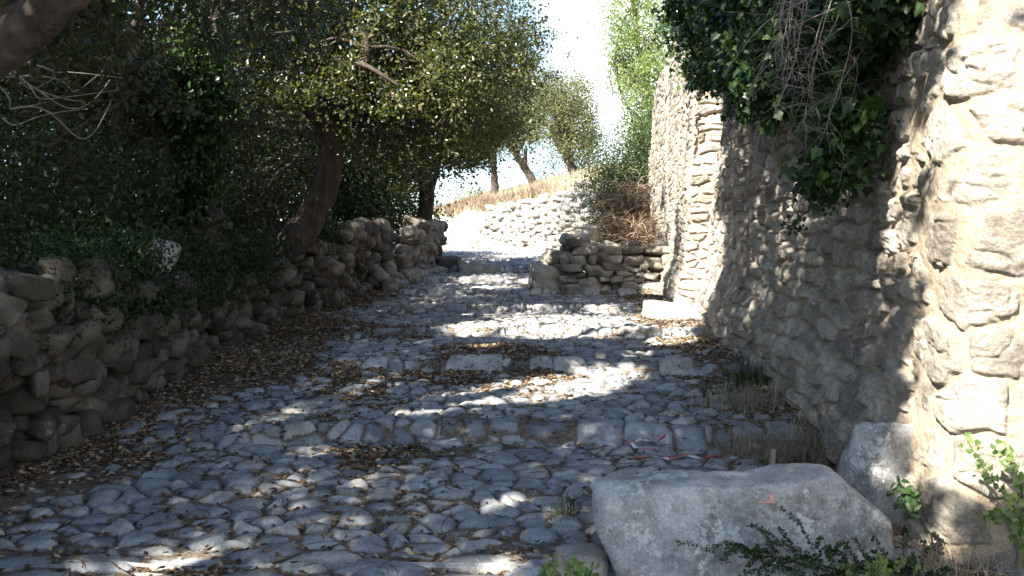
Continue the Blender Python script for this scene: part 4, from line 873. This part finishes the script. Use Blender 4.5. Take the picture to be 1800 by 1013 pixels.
# undergrowth draping the mossy wall
DR = [(-120, 430, 4.4, "dark leafy cover at the very near end of the mossy wall"), (-60, 430, 5.2, "dark leafy cover spilling over the mossy wall at the photo's edge"), (40, 430, 6.3, "dark leafy cover over the near top of the mossy wall"), (150, 450, 6.9, "brambly cover on the mossy wall just before the perched pale rock"), (330, 500, 8.1, "leafy growth hanging down the mossy wall beyond the perched pale rock"), (460, 450, 9.6, "green growth on the mossy wall top near the leaning oak"), (590, 440, 12.2, "weeds hanging where the mossy wall meets the rubble wall"), (15, 640, 4.9, "tuft of green leaves growing out of the near face of the mossy wall")]
for i, (x, y, D, lab) in enumerate(DR):
    k = .4 if i == 7 else 1.
    r_ = np.random.default_rng(150 + i); cc = P(x, y, D); xx = wl(D) - (.02 if i < 6 else .2) + (.16 if i == 7 else 0)
    C, Q, tn = clumps((xx, D, cc[2] if i == 7 else smoothprof(D) + wlh(D) + (-.06 if i < 6 else .05)), (.26 * k, 1.0 * k, .34 * k), int(420 * k ** 2), 26, .09, r_, .3)
    e = empty("bramble", (xx, D, cc[2] - .3), lab, "plant", "plants growing on the mossy wall"); cg = Geo(); g = Geo()
    m = np.linalg.norm(Q - P(276, 458, 6.95), axis=1) > .27; Q = Q[m]; tn = tn[m]
    cg.add(*leaves(Q, .045 * r_.uniform(.6, 1.3, len(Q)), 'diamond', np.clip(tn * .3 + r_.random(len(Q)) * .5, 0, 1), up=.5))
    for q in C[::5]: g.add(*tube(curve((xx - .1, D, cc[2] - .2), q, 6, .1, r_, .1), np.linspace(.006, .002, 6), 4))
    g.obj("stem", M_BARK, e); cg.obj("foliage", M_IVY, e, smooth=False)

# ------------------------------------------------------------------ small foreground things
# heath shrub at the foot of the block
def heath(c, n, L, rad, label, seed, mat=M_IVY, tr=(0, .8), dirb=(-.3, -.2, .3)):
    r_ = np.random.default_rng(seed); e = empty("heath_shrub", c, label, "shrub"); g = Geo(); cg = Geo()
    for _ in range(n):
        p0 = np.array(c) + r_.normal(size=3) * np.array(rad) * [1, 1, .3]; d = r_.normal(size=3) * [1, .7, .45] + dirb; d /= np.linalg.norm(d)
        cv = curve(p0, p0 + d * L * r_.uniform(.35, 1.1), 18, .06, r_, .05); g.add(*tube(cv, np.linspace(.0028, .001, 18), 4))
        q = np.repeat(cv[3:], 5, 0); k = len(q); a = r_.normal(size=(k, 3)); a += np.repeat(np.gradient(cv, axis=0)[3:], 5, 0) * 30; a /= np.linalg.norm(a, axis=1)[:, None]
        nr = r_.normal(size=(k, 3)); nr -= (nr * a).sum(1)[:, None] * a; nr /= np.linalg.norm(nr, axis=1)[:, None]
        cg.add(*leaves(q, .017 * r_.uniform(.7, 1.3, k), 'diamond', np.clip(r_.uniform(*tr, k), 0, 1), a, np.cross(nr, a), nr))
    g.obj("stem", M_TWIG, e); cg.obj("foliage", mat, e, smooth=False)
c = P(1560, 1000, 3.28); heath((c[0], c[1], c[2] - .09), 160, .20, (.11, .05, .07), "dark green prickly shrub spreading in front of the huge block", 160)
c = P(1390, 965, 3.34); heath((c[0], c[1], c[2] - .05), 34, .27, (.10, .04, .08), "thin feathery sprigs reaching across the face of the huge block", 161, dirb=(-.5, 0, .35))
c = P(1545, 1005, 3.2); heath((c[0], c[1], c[2] - .02), 26, .09, (.08, .05, .03), "yellow-green fresh shoots at the bottom edge before the dark shrub", 162, mat=M_GREEN, tr=(.6, 1))
# ivy climbing on the near pillar
def sprig(path, name, label, leaf, seed, per=3, mat=M_IVY, tr=(.5, 1), shape='ivy'):
    r_ = np.random.default_rng(seed); cg = Geo(); g = Geo()
    e = empty(name, path[0][-1] if False else path[0][0], label, "ivy" if shape == 'ivy' else "plant")
    for pts in path:
        pts = np.array(pts); tt = np.linspace(0, 1, 20); cv = np.stack([np.interp(tt, np.linspace(0, 1, len(pts)), pts[:, i]) for i in range(3)], 1)
        g.add(*tube(cv, np.linspace(.004, .0015, 20), 5)); q = np.repeat(cv, per, 0) + r_.normal(size=(20 * per, 3)) * .012; k = len(q)
        nr = r_.normal(size=(k, 3)) * .45 + [-.2, -1, .4]; a = r_.normal(size=(k, 3)) * .7 + [0, 0, -.4]; a -= (a * nr).sum(1)[:, None] * nr / (nr ** 2).sum(1)[:, None]; a /= np.linalg.norm(a, axis=1)[:, None]
        nr -= (nr * a).sum(1)[:, None] * a; nr /= np.linalg.norm(nr, axis=1)[:, None]
        cg.add(*leaves(q, leaf * r_.uniform(.6, 1.3, k), shape, r_.uniform(*tr, k), a, np.cross(nr, a), nr))
    g.obj("stem", M_BARK, e); cg.obj("foliage", mat, e, smooth=False); return e
d = 3.55
sprig([[P(1795, 950, d), P(1775, 880, d), P(1740, 840, d), P(1700, 775, d)], [P(1800, 930, d), P(1795, 850, d), P(1770, 800, d), P(1755, 780, d)], [P(1790, 910, d), P(1760, 905, d), P(1738, 905, d)], [P(1810, 1000, d), P(1800, 940, d), P(1790, 900, d)]], "ivy_sprig", "young ivy climbing the sunlit near face of the tall wall", .032, 170, mat=M_GREEN, tr=(.0, .8))
d = 3.55
sprig([[P(1592, 900, d), P(1590, 870, d), P(1575, 850, d)], [P(1588, 885, d), P(1600, 865, d)]], "seedling", "small dark green seedling beside the end of the huge block", .05, 171, per=1, shape='oak', tr=(.3, .8))
d = 3.3
for k_, (pp, lab) in enumerate([([P(962, 1018, d), P(968, 985, d)], "bright green seedling at the bottom edge farthest from the huge block"), ([P(1010, 1020, d), P(1008, 988, d)], "bright green seedling at the bottom edge, the middle of three"), ([P(1030, 1020, d), P(1042, 1000, d)], "bright green seedling at the bottom edge closest to the huge block")]):
    sprig([pp], "seedling", lab, .035, 172 + k_, per=2, shape='oak', mat=M_GREEN, tr=(.2, .9))

# warning tape lying on the cobbles
def tape_mat():
    m, nt, b = nodes("red_white_tape"); at = attr(nt, 'tint'); w_ = N(nt, "ShaderNodeMath", operation='FRACT'); nt.links.new(at, w_.inputs[0])
    r = ramp(nt, [(0, (.55, .11, .09)), (.52, (.66, .65, .62))], 'CONSTANT'); nt.links.new(w_.outputs[0], r.inputs[0]); nt.links.new(r.outputs[0], b.inputs['Base Color']); b.inputs['Roughness'].default_value = .35; return m
M_TAPE = tape_mat()
def tape(pix, label, w_=.035, seed=0, lift=.03):
    pts = np.array([gpt(x, y) for x, y in pix]); n = 90; tt = np.linspace(0, 1, n); s0 = np.linspace(0, 1, len(pts))
    cv = np.stack([np.interp(tt, s0, pts[:, i]) for i in range(3)], 1); k = np.ones(9) / 9; cv = np.stack([np.convolve(np.pad(cv[:, i], 4, 'edge'), k, 'valid') for i in range(3)], 1)
    cv[:, 2] = gz(cv[:, 0], cv[:, 1]); cv[:, 2] = np.convolve(np.pad(cv[:, 2], 4, 'edge'), k, 'valid') + lift * (.6 + .8 * vn(tt * 9, tt * 0, seed))
    tg = np.gradient(cv, axis=0); tg /= np.linalg.norm(tg, axis=1)[:, None]; tw = (fbm(tt * 6, tt * 0 + seed, 181, 3) - .5) * 5; up = np.array([0, 0, 1.]); sd = np.cross(tg, up); nn = np.cross(sd, tg)
    wv = sd * np.cos(tw)[:, None] + nn * np.sin(tw)[:, None]; a = cv - wv * w_ / 2; b = cv + wv * w_ / 2; th = np.cross(wv, tg) * .0008
    V = np.concatenate([a - th, b - th, b + th, a + th]); L = np.r_[0, np.cumsum(np.linalg.norm(np.diff(cv, axis=0), axis=1))] / .26
    i = np.arange(n - 1); Fq = np.concatenate([np.stack([i + j * n, i + 1 + j * n, i + 1 + ((j + 1) % 4) * n, i + ((j + 1) % 4) * n], 1) for j in range(4)])
    solid("warning_tape", V, Fq, M_TAPE, {'tint': np.tile(L, 4)}, label=label, cat="tape")
tape([(1172, 770), (1130, 780), (1100, 786), (1120, 795), (1160, 803)], "short folded piece of red and white warning tape on the cobbles", seed=1, w_=.028)
tape([(1110, 812), (1170, 806), (1230, 806), (1262, 812), (1290, 808), (1310, 797)], "long piece of red and white warning tape running into the straw", seed=2, w_=.03)
tape([(1300, 800), (1325, 790), (1350, 800), (1375, 793), (1400, 800)], "red and white warning tape end caught in the straw by the stake", seed=3, w_=.028)
# wooden stake
def board(name, c, size, rot, mat, label, cat, parent=None):
    bm = bmesh.new(); bmesh.ops.create_cube(bm, size=1); bmesh.ops.scale(bm, vec=size, verts=bm.verts); bmesh.ops.bevel(bm, geom=bm.edges[:], offset=min(size) * .12, segments=2, affect='EDGES')
    me = bpy.data.meshes.new(name); bm.to_mesh(me); bm.free(); o = link(name, me, mat, parent, label, cat); o.location = tuple(c); o.rotation_euler = rot; return o
c = P(1356, 815, 4.3); board("wooden_stake", (c[0], 4.3, c[2] - .03), (.028, .02, .22), (.04, .05, .2), M_TWIG, "short grey wooden stake standing in straw behind the huge block", "stake")
# pink paint mark on the block: two strokes following its face
dep = bpy.context.evaluated_depsgraph_get(); dep.update()
m_, nt_, b_n = nodes("pink_paint"); b_n.inputs['Base Color'].default_value = (.62, .30, .26, 1); b_n.inputs['Roughness'].default_value = .7
from mathutils.bvhtree import BVHTree
bv = BVHTree.FromPolygons([tuple(v) for v in V_blk] if 'V_blk' in globals() else [tuple(v.co) for v in blk.data.vertices], [tuple(p_.vertices) for p_ in blk.data.polygons])
def stroke(x0, y0, x1, y1):
    nx_, ny_ = 14, 14; Vs = []
    o = Vector((0, 0, CAMZ)) - blk.location
    for j in range(ny_):
        for i in range(nx_):
            q = P(x0 + (x1 - x0) * i / (nx_ - 1) + rng.normal() * .5, y0 + (y1 - y0) * j / (ny_ - 1) + rng.normal() * .4, 3.3); dr = (Vector(q) - Vector((0, 0, CAMZ))).normalized()
            h = bv.ray_cast(o, dr); Vs.append(np.array(h[0]) + np.array(h[1]) * .003 if h[0] else np.array(Vector(q) - blk.location))
    return np.array(Vs), grid_faces(ny_, nx_)
g = Geo(); g.add(*stroke(1331, 880, 1362, 884)); g.add(*stroke(1352, 869, 1360, 879.5))
V = np.concatenate(g.V); mk = make_mesh("paint_mark", V, np.concatenate(g.F)); link("paint_mark", mk, m_, blk, label="faded pink painted corner mark")
# fallen twig
c0 = gpt(655, 540); c1 = gpt(775, 527); cv = curve(c0 + [0, 0, .05], c1 + [0, 0, .05], 14, .0, rng, .02); V, Fq = tube(cv, np.linspace(.014, .005, 14), 6)
solid("fallen_twig", V, Fq, M_TWIG, {'tint': np.full(len(V), .5)}, label="long pale twig lying on red-brown leaves at the edge of the steps", cat="twig")
